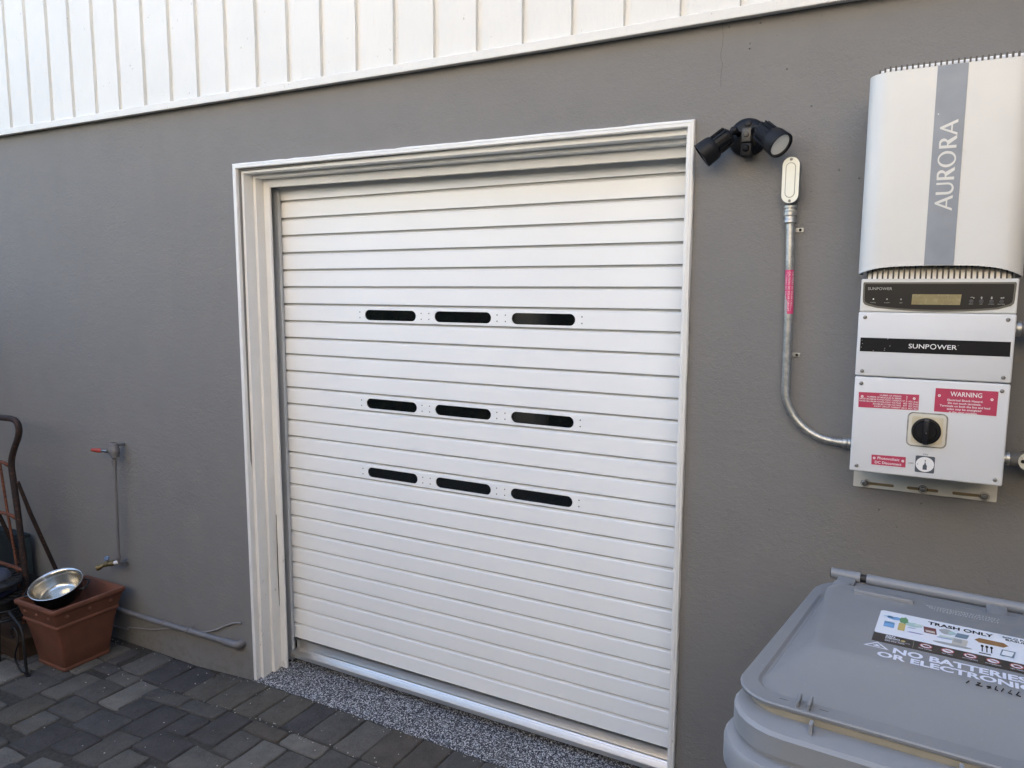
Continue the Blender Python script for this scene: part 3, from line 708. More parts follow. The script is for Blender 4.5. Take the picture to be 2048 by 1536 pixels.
    for x_, z_ in ((2.4107, -.6888), (2.7122, -.6889), (2.4115, -.9021), (2.7131, -.9024)):
        bm = B(); screw(bm, x_, F, z_, .0046); obj('cover_screw', bm, STEEL, low, smooth=40)
    bm = B(); shape(bm, [[(2.4022, -.6075), (2.7216, -.6075), (2.7213, -.5728), (2.4025, -.5728)]], (0, F-.0006, 0), WALLF, .0004)
    text(bm, 'SUNP', 2.5110, 2.5557, -.5955, -.5848, (0, F-.0007, 0), bold=.006, mi=1); text(bm, 'WER', 2.5722, 2.6140, -.5955, -.5848, (0, F-.0007, 0), bold=.006, mi=1)
    shape(bm, [circ(2.5640, -.5900, .0066, .0066, 24)[:-1], circ(2.5640, -.5900, .0048, .0048, 24)[:-1]], (0, F-.0008, 0), WALLF, 0, 1)
    text(bm, 'TM', 2.6152, 2.6172, -.5862, -.5848, (0, F-.0007, 0), mi=1)
    for a, b in ((2.4061, -.5795), (2.4075, -.588), (2.4052, -.597), (2.4650, -.5738), (2.4588, -.598), (2.4580, -.603), (2.4330, -.6050), (2.4700, -.592), (2.4640, -.5745)):
        shape(bm, [circ(a, b, .0006, .0009, 6)[:-1]], (0, F-.0008, 0), WALLF, 0, 1)
    obj('name_strip', bm, [INKB, INKW], mid)
    Lb = F-.0006; O = (0, F-.0007, 0); O2 = (0, F-.0008, 0)
    def rivet_ring(bm, x_, z_):
        shape(bm, [circ(x_, z_, .0031, n=16)[:-1], circ(x_, z_, .0012, n=10)[:-1]], O2, WALLF, 0, 1)
    bm = B(); shape(bm, [[(2.4071, -.7504), (2.5421, -.7485), (2.5416, -.7095), (2.4061, -.7115)]], (0, Lb, 0), WALLF, .0004)
    rows = [('NUMBER OF STRINGS', '3', ''), ('NUMBER OF MODULES IN SERIES', '7', ''), ('RATED MAXIMUM POWER-POINT CURRENT', '17.3', 'ADC (Imp)'), ('RATED MAXIMUM POWER-POINT VOLTAGE', '402', 'VDC (Vmp)'), ('MAXIMUM SYSTEM VOLTAGE', '477', 'VDC (Voc)'), ('SHORT CIRCUIT CURRENT', '24.2', 'ADC (Isc)')]
    for k, (a, b, c) in enumerate(rows):
        z_ = -.7162-.00575*k; w_ = .00285*len(a)
        text(bm, a, 2.5030-w_, 2.5030, z_-.0019, z_+.0019, O, bold=.01, mi=1)
        text(bm, b, 2.5165-.0030*len(b), 2.5165, z_-.0019, z_+.0019, O, bold=.01, mi=1)
        if c: text(bm, c, 2.5190, 2.5190+.00235*len(c), z_-.0019, z_+.0019, O, bold=.01, mi=1)
    rivet_ring(bm, 2.4145, -.7223); rivet_ring(bm, 2.5313, -.7197); obj('rating_label', bm, [RED, INKW], low)
    bm = B(); shape(bm, [[(2.5756, -.7479), (2.7049, -.7493), (2.7053, -.6907), (2.5759, -.6903)]], (0, Lb, 0), WALLF, .0004)
    text(bm, 'WARNING', 2.6077, 2.6732, -.7078, -.6968, O, bold=.012, mi=1)
    for k, (s_, a, b) in enumerate((('Electrical Shock Hazard.', 2.6025, 2.6760), ('Do not touch terminals.', 2.6040, 2.6725), ('Terminals on both the line and load', 2.5868, 2.6912), ('sides may be energized', 2.6025, 2.6735), ('in the open position.', 2.6075, 2.6665))):
        z_ = -.7172-.00735*k; text(bm, s_, a, b, z_-.0024, z_+.0024, O, bold=.014, mi=1)
    rivet_ring(bm, 2.5847, -.7082); rivet_ring(bm, 2.6935, -.7106); obj('warning_label', bm, [RED, INKW], low)
    bm = B(); shape(bm, [[(2.4455, -.8955), (2.5226, -.8948), (2.5222, -.8684), (2.4446, -.8700)]], (0, Lb, 0), WALLF, .0004)
    text(bm, 'Photovoltaic', 2.4586, 2.5083, -.8802, -.8737, O, bold=.014, mi=1); text(bm, 'DC Disconnect', 2.4532, 2.5133, -.8915, -.8850, O, bold=.014, mi=1)
    rivet_ring(bm, 2.4512, -.8782); rivet_ring(bm, 2.5160, -.8791); obj('disconnect_label', bm, [RED, INKW], low)
    bm = B(); shape(bm, [rrect(2.5435, 2.5858, -.9030, -.8612, .003, 4)], (0, Lb, 0), WALLF, .0004)
    shape(bm, [circ(2.5647, -.8821, .0200, .0187, 36)[:-1]], O, WALLF, 0, 1)
    shape(bm, [[(2.5603, -.8955), (2.5694, -.8955), (2.5694, -.8855), (2.5668, -.8812), (2.5663, -.8770), (2.5640, -.8770), (2.5635, -.8812), (2.5603, -.8855)][::-1]], O2, WALLF, 0, 0)
    text(bm, '1', 2.5640, 2.5662, -.8748, -.8706, O2, mi=0); text(bm, '0', 2.5475, 2.5500, -.8845, -.8808, O2, mi=0)
    text(bm, 'ON', 2.5594, 2.5700, -.8588, -.8548, O, mi=0); text(bm, 'OFF', 2.5286, 2.5402, -.8843, -.8803, O, mi=0)
    obj('position_sign', bm, [INKD, INKW], low)
    # rotary switch
    bm = B(); shape(bm, [rrect(2.5228, 2.6040, -.8352, -.7565, .010, 6)], (0, F-.0045, 0), WALLF, .004)
    shape(bm, [rrect(2.5300, 2.5975, -.8290, -.7625, .004, 4)], (0, F-.0062, 0), WALLF, .002, 1)
    obj('switch_plate', bm, [CREAM, mat('yellowed_plate', (.56, .50, .36), .5, var=.1, vs=40)], low)
    bm = B(); c = (2.5622, F-.006, -.7975)
    lathe(bm, [(.0322, 0), (.0322, .004), (.031, .0065), (.0285, .0075), (.0280, .0058), (.0235, .0058), (.0225, .009), (.021, .0105), (0, .0105)], 44, along(c, (0, -1, 0)))
    box(bm, c[0]-.0062, c[0]+.0062, F-.034, F-.015, -.8275, -.7715, .0028)
    box(bm, c[0]-.0046, c[0]+.0046, F-.018, F-.012, -.775, -.7680, .001, mi=1)
    lathe(bm, [(.0018, 0), (.0012, .001), (0, .001)], 10, along((c[0], F-.0342, -.7985), (0, -1, 0)), 2)
    obj('switch_knob', bm, [BLACK, DARKG, STEEL], low, smooth=35)
    # dark sealing grime round the switch plate, a stain with its own shape
    bm = B(); shape(bm, [rrect(2.5195, 2.6075, -.8390, -.7530, .013, 6), rrect(2.5235, 2.6033, -.8345, -.7572, .010, 6)], (0, F-.0004, 0), WALLF, .0002)
    obj('sealant_line', bm, mat('grimy_sealant', (.27, .26, .23), .8, var=.45, vs=60), low)
    # mounting plate with slots and bolts
    bm = B(); zc = -.9944
    sl = [stad(2.4230, 2.4970, zc-.0042, zc+.0042), stad(2.5285, 2.6045, zc-.0042, zc+.0042), stad(2.6370, 2.7110, zc-.0042, zc+.0042)]
    shape(bm, [rrect(2.3935, 2.7385, -1.0065, -.90, .003, 3)]+sl, (0, -.1905, 0), WALLF, .003)
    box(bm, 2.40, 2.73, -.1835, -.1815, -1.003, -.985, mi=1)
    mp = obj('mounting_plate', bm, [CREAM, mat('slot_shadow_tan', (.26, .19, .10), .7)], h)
    for k, x_ in enumerate((2.4241, 2.5679, 2.7109)):
        bm = B(); lathe(bm, [(.0115, 0), (.0115, .0016), (.0105, .002)], 24, along((x_, -.192, -.9936), (0, -1, 0)))
        lathe(bm, [(.0082, .0016), (.0080, .004), (.006, .0062), (.0035, .0066), (.003, .005), (0, .005)], 18, along((x_, -.192, -.9936), (0, -1, 0)), 1)
        obj('bolt', bm, [IRON if k == 1 else STEEL, STEEL], mp, smooth=35)
build_inverter()

def build_conduit():
    h = thing('electrical_conduit', 'galvanized conduit curving from a white-capped box down the wall into the inverter', 'conduit', (2.19, -.18, -.9))
    y = -.2035
    pts = [(2.1885, y, -.222), (2.1965, y, -.45), (2.1990, y, -.70)]
    c = [(2.1990, y, -.7325)]
    for k in range(0, 13):
        a = R(180+90*k/12*.96); c.append((2.199+.1490+.1490*math.cos(a), y, -.7325+.1490*math.sin(a)))
    c += [(2.366, y, -.8828), (2.396, y, -.8828)]
    bm = B(); tube(bm, pts+c, .0117, 20); pipe = obj('pipe', bm, GALV, h, smooth=50)
    bm = B()   # threaded coupling under the box
    lathe(bm, [(.0145, 0), (.0172, .002), (.0172, .008), (.0148, .010), (.0148, .017), (.0182, .019), (.0182, .029), (.0158, .031), (.0158, .040), (.0172, .042), (.0172, .048), (.0120, .052)], 20, along((2.1880, y, -.2150), (.03, 0, -1)))
    lathe(bm, [(.0182, .0), (.0182, .0035)], 8, along((2.1882, y, -.2290), (.03, 0, -1)))
    obj('coupling', bm, GALV, h, smooth=40)
    bm = B()   # body of the box: rounded block with a stadium cover
    shape(bm, [stad(2.1680, 2.2105, -.2095, -.0855, 8)], (0, -.2300, 0), WALLF, .046)
    bx = obj('conduit_body', bm, mat('grey_cast_box', (.20, .20, .195), .5, var=.1, bump=.0005), h)
    bm = B()
    outer = stad(2.1668, 2.2120, -.2122, -.0862, 10)
    shape(bm, [outer], (0, -.2325, 0), WALLF, .0025)
    i1 = stad(2.1755, 2.2025, -.1975, -.1010, 10); i2 = stad(2.1777, 2.2003, -.1953, -.1032, 10)
    shape(bm, [i1, i2], (0, -.2332, 0), WALLF, .0007, 1)
    shape(bm, [i2], (0, -.2345, 0), WALLF, .0022)
    obj('cover_plate', bm, [flat('fresh_cover_enamel', (.80, .80, .70), .35), flat('plate_groove', (.33, .33, .29), .5)], bx)
    for z_ in (-.0925, -.2058):
        bm = B(); screw(bm, 2.1894, -.2325, z_, .0038); obj('cover_screw', bm, STEEL, bx, smooth=40)
    for z_, x_ in ((-.2835, 2.1912), (-.6405, 2.1988)):
        bm = B(); a = [(.0125*math.cos(R(t)), .0125*math.sin(R(t))) for t in range(20, -201, -20)]
        for q, (zz0, zz1) in enumerate(((z_-.007, z_+.007),)):
            r1 = [bm.verts.new((x_+px, y+py, zz0)) for px, py in a]; r2 = [bm.verts.new((x_+px, y+py, zz1)) for px, py in a]
            for k in range(len(a)-1): bm.faces.new((r1[k], r1[k+1], r2[k+1], r2[k]))
        st = obj('strap', bm, GALV, h, smooth=40)
        bm = B(); box(bm, x_+.0115, x_+.0335, -.1845, -.1815, z_-.0058, z_+.0058, .0008); lathe(bm, [(.0042, 0), (.004, .0018), (.002, .0026), (0, .0016)], 12, along((x_+.0245, -.1845, z_), (0, -1, 0)), 1)
        obj('strap_tab', bm, [GALV, IRON], st)
    # pink printed sleeve with text running down
    z0, z1 = -.5215, -.3965; xa = lambda z: 2.1885+.0080*(z+.222)/(-.228)
    bm = B(); rr = .01205; n = 20
    ring = [[bm.verts.new((xa(z)+rr*math.cos(R(a)), y+rr*math.sin(R(a)), z)) for a in range(0, 360, 360//n)] for z in (z0, z1)]
    for k in range(n): bm.faces.new((ring[0][k], ring[0][(k+1) % n], ring[1][(k+1) % n], ring[1][k]))
    for j, ang in enumerate((-128, -88, -48)):
        a = R(ang); nn = Vector((math.cos(a), math.sin(a), 0)); tt = Vector((math.sin(a), -math.cos(a), 0))   # cap direction
        tt = Vector((-math.sin(a), math.cos(a), 0))
        O = Vector((xa((z0+z1)/2), y, 0))+nn*(rr+.0006); O.z = z1-.005
        text(bm, 'CAUTION: DC SOLAR CIRCUIT', 0, .112, -.0027, .0027, O, (Vector((0, 0, -1)), tt, nn), bold=.012, mi=1)
    obj('caution_sleeve', bm, [PINK, flat('pale_pink_ink', (.80, .55, .60), .5)], h, smooth=False)
    bm = B(); lathe(bm, [(.0118, 0), (.0150, .001), (.0150, .012), (.0125, .013), (.0165, .0145), (.0165, .021), (.0120, .022), (.0120, .036)], 16, along((2.3600, y, -.8828), (1, 0, 0)))
    obj('connector', bm, GALV, h, smooth=35)
build_conduit()

def build_right_conduits():
    h = thing('short_conduit', 'short grey conduit stub leaving the right side of the inverter at the upper wiring box', 'conduit', (2.9, -.18, -.56))
    bm = B(); y = -.255; z = -.5475
    tube(bm, [(2.725, y, z), (2.744, y, z)], .0150, 20); lathe(bm, [(.015, 0), (.0195, .001), (.0195, .010), (.018, .011)], 20, along((2.742, y, z), (1, 0, 0)))
    obj('connector', bm, GALV, h, smooth=40)
    bm = B(); tube(bm, [(2.752, y, z), (3.4, y, z)], .0178, 20); obj('pipe', bm, PIPEP, h, smooth=50)
    h = thing('conduit_elbow_box', 'round-capped conduit box leaving the right side of the inverter beside the lower wiring box', 'conduit box', (2.9, -.18, -.9))
    bm = B(); z = -.8770; y = -.245
    lathe(bm, [(.014, 0), (.0175, .001), (.0175, .012), (.0145, .014), (.0145, .018), (.0180, .019), (.0180, .026), (.014, .028)], 20, along((2.7265, y, z), (1, 0, 0)))
    obj('connector', bm, GALV, h, smooth=40)
    bm = B(); tube(bm, [(2.750, y, z), (2.79, y, z), (2.80, y, z)], .0175, 20); shape(bm, [stad(2.775, 2.92, z-.022, z+.022)], (0, -.262, 0), WALLF, .05)
    cb = obj('conduit_body', bm, mat('grey_cast_elbow', (.13, .13, .128), .55, var=.1), h, smooth=False)
    bm = B(); shape(bm, [stad(2.7700, 2.925, z-.0235, z+.0235, 10)], (0, -.2655, 0), WALLF, .003); obj('cover_plate', bm, PCHIP, cb)
    bm = B(); screw(bm, 2.7800, -.2655, z, .0046); obj('cover_screw', bm, IRON, cb, smooth=40)
build_right_conduits()

def build_floodlight():
    h = thing('security_light', 'black twin-head security light with motion sensor beside the top right corner of the door frame', 'security light', (2.058, -.18, -.07))
    c = (2.0585, -.1795, -.0145)
    bm = B(); lathe(bm, [(.0540, 0), (.0545, .006), (.053, .015), (.048, .023), (.036, .028), (.015, .031), (0, .031)], 40, along(c, (0, -1, 0))); base = obj('base_plate', bm, BLACK, h, smooth=45)
    bm = B(); lathe(bm, [(.0108, 0), (.0106, .002), (.009, .003), (0, .003)], 24, along((2.0620, -.2075, .0230), (0, -1, .25))); obj('plug_button', bm, BLACK, base, smooth=45)
    # sensor block
    bm = B()
    bm_v = box(bm, 2.0525, 2.0785, -.243, -.205, -.0370, .0020, .003)
    lathe(bm, [(.0074, 0), (.0072, .003), (.006, .004), (0, .0042)], 20, along((2.0655, -.2432, -.0165), (0, -1, 0)))
    lathe(bm, [(.0040, .0042), (.0036, .0052), (0, .0054)], 14, along((2.0655, -.2432, -.0165), (0, -1, 0)))
    sn = obj('motion_sensor', bm, mat('sensor_grey_black', (.045, .043, .04), .45), h, smooth=35)
    bm = B(); box(bm, 2.0495, 2.0810, -.240, -.200, -.0760, -.0375, .006); lathe(bm, [(.0105, 0), (.0100, .004), (.007, .008), (0, .0095)], 20, along((2.0655, -.2395, -.0535), (0, -1, -.25)))
    obj('sensor_eye', bm, BLACK, sn, smooth=40)
    def head(rear, front, r0, r1, jp):
        rear, front = Vector(rear), Vector(front); ax = (front-rear); L = ax.length; m = along(rear, ax)
        bm = B()
        lathe(bm, [(0, -.004), (r0*.55, -.003), (r0*.86, .002), (r0, .010), (r0*1.03, L*.48), (r1*.93, L*.56), (r1, L*.66), (r1*1.04, L*.985), (r1*1.02, L), (r1*.95, L), (r1*.93, L*.93)], 36, m)
        for k in range(14):     # cooling ribs round the rear half
            a = 2*math.pi*k/14; d = Vector((math.cos(a), math.sin(a), 0)); p = m @ (d*r0*1.03+Vector((0, 0, L*.28)))
            q = m.to_3x3(); rotm = (q @ Matrix.Rotation(a, 3, 'Z'))
            vs = bmesh.ops.create_cube(bm, size=1)['verts']; bmesh.ops.scale(bm, vec=(.006, .0022, L*.44), verts=vs); bmesh.ops.rotate(bm, cent=(0, 0, 0), matrix=rotm, verts=vs); bmesh.ops.translate(bm, vec=p, verts=vs)
        hd = obj('lamp_head', bm, BLACK, h, smooth=40)
        bm = B(); lathe(bm, [(r1*.94, L*.925), (r1*.5, L*.935), (0, L*.938)], 32, m); obj('lens', bm, LENS, hd, smooth=40)
        bm = B(); lathe(bm, [(r1*.93, L*.93), (r1*.93, L*.955), (r1*.86, L*.955), (r1*.85, L*.93)], 32, m); obj('lens_ring', bm, DARKG, hd, smooth=40)
        bm = B(); j = Vector(jp); bp = Vector((c[0]+(j.x-c[0])*.75, -.203, j.z*.8-.004))
        tube(bm, [bp, j.lerp(bp, .4), j], [.0085, .0075, .0085], 14); lathe(bm, [(0, -.0125), (.008, -.010), (.0122, -.003), (.0125, 0), (.0122, .003), (.008, .010), (0, .0125)], 18, Matrix.Translation(j))
        tube(bm, [j, rear], .0088, 12); obj('joint', bm, BLACK, h, smooth=45)
    head((2.0220, -.250, -.0140), (1.9470, -.268, -.0710), .0255, .0355, (2.0310, -.243, -.0035))
    head((2.1060, -.252, -.0080), (2.1700, -.288, -.0640), .0265, .0355, (2.0930, -.240, .0010))
build_floodlight()

# ------------------------------------------------------------------ water pipe and drain on the left
def build_water_pipe():
    h = thing('water_pipe', 'thin painted vertical water pipe with red-handled shutoff valve above and brass hose tap below', 'water pipe', (-.935, -.18, -1.87))
    y = -.235; bm = B()
    tube(bm, fillet([(-.915, -.17, -1.2230), (-.915, y, -1.2230), (-.920, y, -1.31), (-.9360, y, -1.815), (-.9370, y+.004, -1.838), (-.955, -.17, -1.838)], .018, 5), .0082, 14)
    lathe(bm, [(.0125, 0), (.0125, .006), (.0095, .007)], 14, along((-.9220, y, -1.302), (0, 0, -1))); lathe(bm, [(.012, 0), (.012, .005), (.009, .006)], 14, along((-.9225, y, -1.318), (0, 0, -1)))
    lathe(bm, [(.0115, 0), (.0125, .006), (.0125, .02), (.009, .026)], 14, along((-.9360, y, -1.786), (0, 0, -1)))
    lathe(bm, [(.020, 0), (.019, .003), (.010, .004)], 18, along((-.955, -.1805, -1.838), (0, -1, 0)))
    obj('pipe', bm, PIPEP, h, smooth=50)
    bm = B(); lathe(bm, [(.015, 0), (.021, .004), (.021, .022), (.025, .030), (.025, .050), (.021, .058), (.021, .072), (.014, .076)], 16, along((-.9155, y, -1.210), (0, 0, -1)))
    lathe(bm, [(.009, 0), (.009, .022), (.006, .024), (.006, .034)], 12, along((-.920, y, -1.250), (-.5, -1, 0)))
    v = obj('shutoff_valve', bm, PIPEP, h, smooth=40)
    bm = B(); a = Vector((-.928, -.262, -1.2490)); d = Vector((-1, -.15, .0)).normalized()
    tube(bm, [a, a+d*.03, a+d*.045], [.009, .0065, .007], 8)
    tube(bm, [a+d*.040, a+d*.055, a+d*.100, a+d*.108], [.0085, .0115, .0095, .004], 10, mi=1); obj('lever', bm, [STEEL, REDH], v, smooth=45)
    bm = B(); p = Vector((-.9370, y, -1.8220)); d = Vector((-.90, -.36, -.24)).normalized()
    tube(bm, [p, p+d*.024], .0088, 12, mi=1)
    q = p+d*.022; lathe(bm, [(.012, 0), (.0145, .003), (.0145, .026), (.011, .030), (.010, .042), (.0125, .048), (.0125, .056), (.010, .060)], 14, along(q, d))
    q2 = q+d*.056; d2 = Vector((-.80, -.45, -.42)).normalized(); lathe(bm, [(.010, 0), (.0105, .020), (.0140, .024), (.0150, .042), (.013, .044), (.011, .036), (0, .036)], 14, along(q2, d2))
    tube(bm, [q+d*.036, q+d*.036+Vector((0, -.004, .026))], .0045, 8)
    tp = obj('hose_tap', bm, [BRASS, INKW], h, smooth=40)
    bm = B(); hp = q+d*.036+Vector((0, -.006, .030)); lathe(bm, [(0, -.002), (.011, -.003), (.0140, 0), (.0130, .005), (.009, .007), (0, .008)], 12, along(hp, (.25, -.75, .6))); obj('tap_handle', bm, BLUEH, tp, smooth=25)
build_water_pipe()
def build_drain():
    h = thing('drain_pipe', 'painted grey drain pipe running low along the wall and turning into it near the frame', 'drain pipe', (-.6, -.18, -2.12))
    y = -.212; zc = lambda x: -2.0925+.0135*max(0, (x+.75)/.6); bm = B()
    tube(bm, [(-2.6, y, -2.095), (-1.03, y, -2.0935), (-.75, y, zc(-.75)), (-.45, y, zc(-.45)), (-.195, y, zc(-.195))], .0132, 16)
    obj('pipe', bm, PIPEP, h, smooth=50)
    bm = B(); e = fillet([(-.20, y, -2.081), (-.128, y, -2.080), (-.128, -.17, -2.080)], .045, 10)
    tube(bm, e, .0180, 16); lathe(bm, [(.0195, 0), (.0195, .012)], 16, along((-.206, y, -2.081), (1, 0, 0))); obj('elbow', bm, PIPEP, h, smooth=50)
    for x_ in (-.64, -.46):
        bm = B(); tube(bm, [(x_, -.182, zc(x_)+.016), (x_, y-.012, zc(x_)+.012), (x_, y-.0155, zc(x_)), (x_, y-.010, zc(x_)-.013)], .0022, 8); obj('clip', bm, PIPEP, h, smooth=50)
    h = thing('cable', 'thin painted cable sagging behind the drain pipe low on the grey wall', 'cable', (-.6, -.18, -2.22))
    pts = [(-2.2, -.186, -2.235), (-1.0864, -.186, -2.213), (-.9525, -.186, -2.192), (-.7516, -.186, -2.157), (-.5974, -.186, -2.1141), (-.4152, -.187, -2.0920), (-.3091, -.187, -2.0585), (-.2392, -.187, -2.0228), (-.18, -.187, -1.995), (-.1312, -.186, -1.9839)]
    bm = B(); P_ = [Vector(p) for p in pts]; sm = []
    for i in range(len(P_)-1):
        p0, p1, p2, p3 = P_[max(0, i-1)], P_[i], P_[i+1], P_[min(len(P_)-1, i+2)]
        for k in range(6):
            t = k/6; sm.append(.5*((2*p1)+(-p0+p2)*t+(2*p0-5*p1+4*p2-p3)*t*t+(-p0+3*p1-3*p2+p3)*t**3))
    tube(bm, sm+[P_[-1]], .0042, 8); obj('cable_run', bm, CABLE, h, smooth=50)
build_drain()

# ------------------------------------------------------------------ pot, pan and the clutter in the corner
def build_pot():
    h = thing('terracotta_pot', 'square tapered terracotta planter with banded rim standing on the pavers by the wall', 'plant pot', (-1.025, -.43, -2.262))
    cx, cy, zb = -1.025, -.432, -2.262
    #      hx    hy    z    shift of centre
    pr = [(.100, .108, .000), (.107, .116, .004), (.108, .117, .014), (.1045, .113, .020), (.1065, .1155, .026), (.116, .128, .11), (.1265, .142, .19), (.1325, .1505, .226),
          (.1385, .157, .230), (.1400, .1588, .236), (.1385, .157, .242), (.1355, .154, .246), (.1400, .160, .262), (.1475, .1695, .300), (.1490, .171, .304), (.1540, .1765, .308), (.1580, .181, .316), (.1585, .182, .328), (.156, .179, .333),
          (.1440, .166, .333), (.1410, .162, .328), (.136, .156, .28), (.112, .124, .12), (.10, .11, .08)]
    bm = B(); rings = []
    for hx, hy, z in pr:
        r = .010 if hx < .145 else .008
        rings.append([bm.verts.new((cx+x, cy+y, zb+z)) for x, y in rrect(-hx, hx, -hy, hy, r, 4)])
    n = len(rings[0])
    for A, C in zip(rings, rings[1:]):
        for k in range(n): bm.faces.new((A[k], A[(k+1) % n], C[(k+1) % n], C[k]))
    bm.faces.new(rings[0][::-1])
    # small raised bosses on the band
    for t in (-.66, 0, .66):
        for side in ('x', 'y'):
            p = (cx+t*.144, cy-.1655, zb+.281) if side == 'x' else (cx+.1440, cy+t*.165, zb+.281)
            nn = (0, -1, -.2) if side == 'x' else (1, 0, -.2)
            lathe(bm, [(.0115, -.002), (.0105, .002), (.007, .005), (0, .0065)], 12, along(p, nn))
    obj('pot_body', bm, TERRA, h, smooth=38)
    bm = B(); g = []
    for j in range(13):
        g.append([bm.verts.new((cx-.118+.236*i/12, cy-.13+.26*j/12, zb+.15+random.uniform(-.006, .006))) for i in range(13)])
    for j in range(12):
        for i in range(12): bm.faces.new((g[j][i], g[j][i+1], g[j+1][i+1], g[j+1][i]))
    obj('soil', bm, SOIL, h, smooth=True)
    # stainless pan lying tilted in the pot
    camp = Vector((2.5324, -2.4893, -.46235)); c = Vector((-1.062, -.4790, -1.8760))
    v = (camp-c).normalized(); R_ = (rt-v*rt.dot(v)).normalized(); U = v.cross(R_)
    nrm = (v*.55+(R_*-.42+U*.91).normalized()*.84).normalized()
    h2 = thing('steel_pan', 'shiny steel pan with black outside resting tilted in the terracotta planter', 'pan', c+Vector((0, 0, -.08)))
    m = along(c, nrm); r = .1130; D = .078
    bm = B()
    lathe(bm, [(r+.006, .0005), (r+.0065, .002), (r+.004, .0032), (r-.002, .001), (r-.008, -.006), (r-.014, -.03), (r-.022, -D*.80), (r-.028, -D*.95), (r-.036, -D), (r-.039, -D+.002), (0, -D+.0015)], 64, m)
    obj('pan_inside', bm, CHROME, h2, smooth=50)
    bm = B(); lathe(bm, [(r+.0055, 0), (r-.003, -.004), (r-.005, -.03), (r-.010, -D*.75), (r-.018, -D*.95), (r-.036, -D-.004), (0, -D-.004)], 64, m)
    obj('pan_shell', bm, flat('black_enamel', (.006, .006, .007), .25), h2, smooth=50)
    for s_ in (1, -1):
        bm = B(); dirx = (m.to_3x3() @ Vector((0, 0, 1))); a = (R_*.93+U*-.3); a = (a-nrm*a.dot(nrm)).normalized()*s_; tt = nrm.cross(a).normalized()
        o_ = c+a*(r-.004)-nrm*.024; tube(bm, fillet([o_+tt*.034, o_+tt*.034+a*.030, o_-tt*.034+a*.030, o_-tt*.034], .014, 5), .0042, 10); obj('loop_handle', bm, flat('handle_black', (.01, .01, .01), .3), h2, smooth=50)
build_pot()

def build_hand_truck():
    h = thing('hand_truck', 'old rusty tubular hand truck standing behind the terracotta planter at the left edge', 'hand truck', (-1.56, -.45, -2.262))
    y = -.45; xc = -1.555
    right = [(-1.36, y, -2.22), (-1.3695, y, -1.939), (-1.400, y, -1.565), (-1.4246, y, -1.3496), (-1.418, y, -1.305), (-1.3916, y, -1.255), (-1.345, y, -1.190), (-1.328, y, -1.145), (-1.345, y, -1.108), (-1.385, y, -1.098), (-1.494, y, -1.102)]
    left = [(2*xc-x, yy, z) for x, yy, z in right][::-1]
    bm = B(); tube(bm, fillet(right+left, .03, 4), .0150, 14); obj('frame', bm, RUSTD, h, smooth=50)
    for k, (z, w_) in enumerate(((-1.3225, 0.0), (-1.5888, -.012), (-1.8623, -.03))):
        bm = B(); xr = -1.432+.028*k
        tube(bm, fillet([(xr, y-.004, z-.022), (xr-.012, y-.02, z-.002), (xr-.05, y-.02, z+w_*0), (2*xc-xr+.05, y-.02, z), (2*xc-xr+.012, y-.02, z-.002), (2*xc-xr, y-.004, z-.022)], .012, 4), .0088, 10); obj('crossbar', bm, RUSTO, h, smooth=50)
    for s_ in (0, 1):
        f = (lambda x: x) if s_ == 0 else (lambda x: 2*xc-x)
        bm = B(); tube(bm, [(f(-1.489), y-.020, -1.325), (f(-1.455), y-.018, -1.60), (f(-1.423), y-.016, -1.80), (f(-1.405), y-.012, -2.05), (f(-1.40), y-.012, -2.2)], .0068, 8); obj('slat_rod', bm, RUSTO, h, smooth=50)
        bm = B(); tube(bm, [(f(-1.394), y+.008, -1.420), (f(-1.388), -.395, -1.60), (f(-1.388), -.283, -1.950)], [.0085, .0105, .0105], 10)
        tube(bm, [(f(-1.388), -.283, -1.945), (f(-1.366), y, -2.00)], .0085, 10); tube(bm, [(f(-1.388), -.283, -1.95), (f(-1.388), -.29, -2.125)], .009, 8)
        obj('axle_brace', bm, RUSTD, h, smooth=50)
        bm = B(); lathe(bm, [(.045, -.016), (.110, -.016), (.128, -.012), (.132, 0), (.128, .012), (.110, .016), (.045, .016)], 28, along((f(-1.430), -.315, -2.130), (1, 0, 0))); wh = obj('wheel', bm, BLACK2, h, smooth=40)
        bm = B(); lathe(bm, [(0, -.022), (.022, -.022), (.03, -.012), (.075, -.010), (.108, -.014), (.108, .014), (.075, .010), (.03, .012), (.022, .022), (0, .022)], 24, along((f(-1.430), -.315, -2.130), (1, 0, 0))); obj('rim', bm, RUSTO, wh, smooth=40)
    bm = B(); tube(bm, [(-1.40, -.315, -2.13), (2*xc+1.40, -.315, -2.13)], .008, 10); obj('axle', bm, RUSTD, h, smooth=50)
    bm = B(); box(bm, -1.75, -1.36, -.60, -.445, -2.258, -2.252, .001); box(bm, -1.75, -1.36, -.452, -.446, -2.252, -2.12, .001); obj('toe_plate', bm, RUSTD, h)
    bm = B(); tube(bm, [(-1.44, y-.016, -1.93), (-1.54, y-.01, -1.905), (-1.68, y-.012, -1.97)], .006, 8); obj('bent_rod', bm, RUSTO, h, smooth=50)
build_hand_truck()

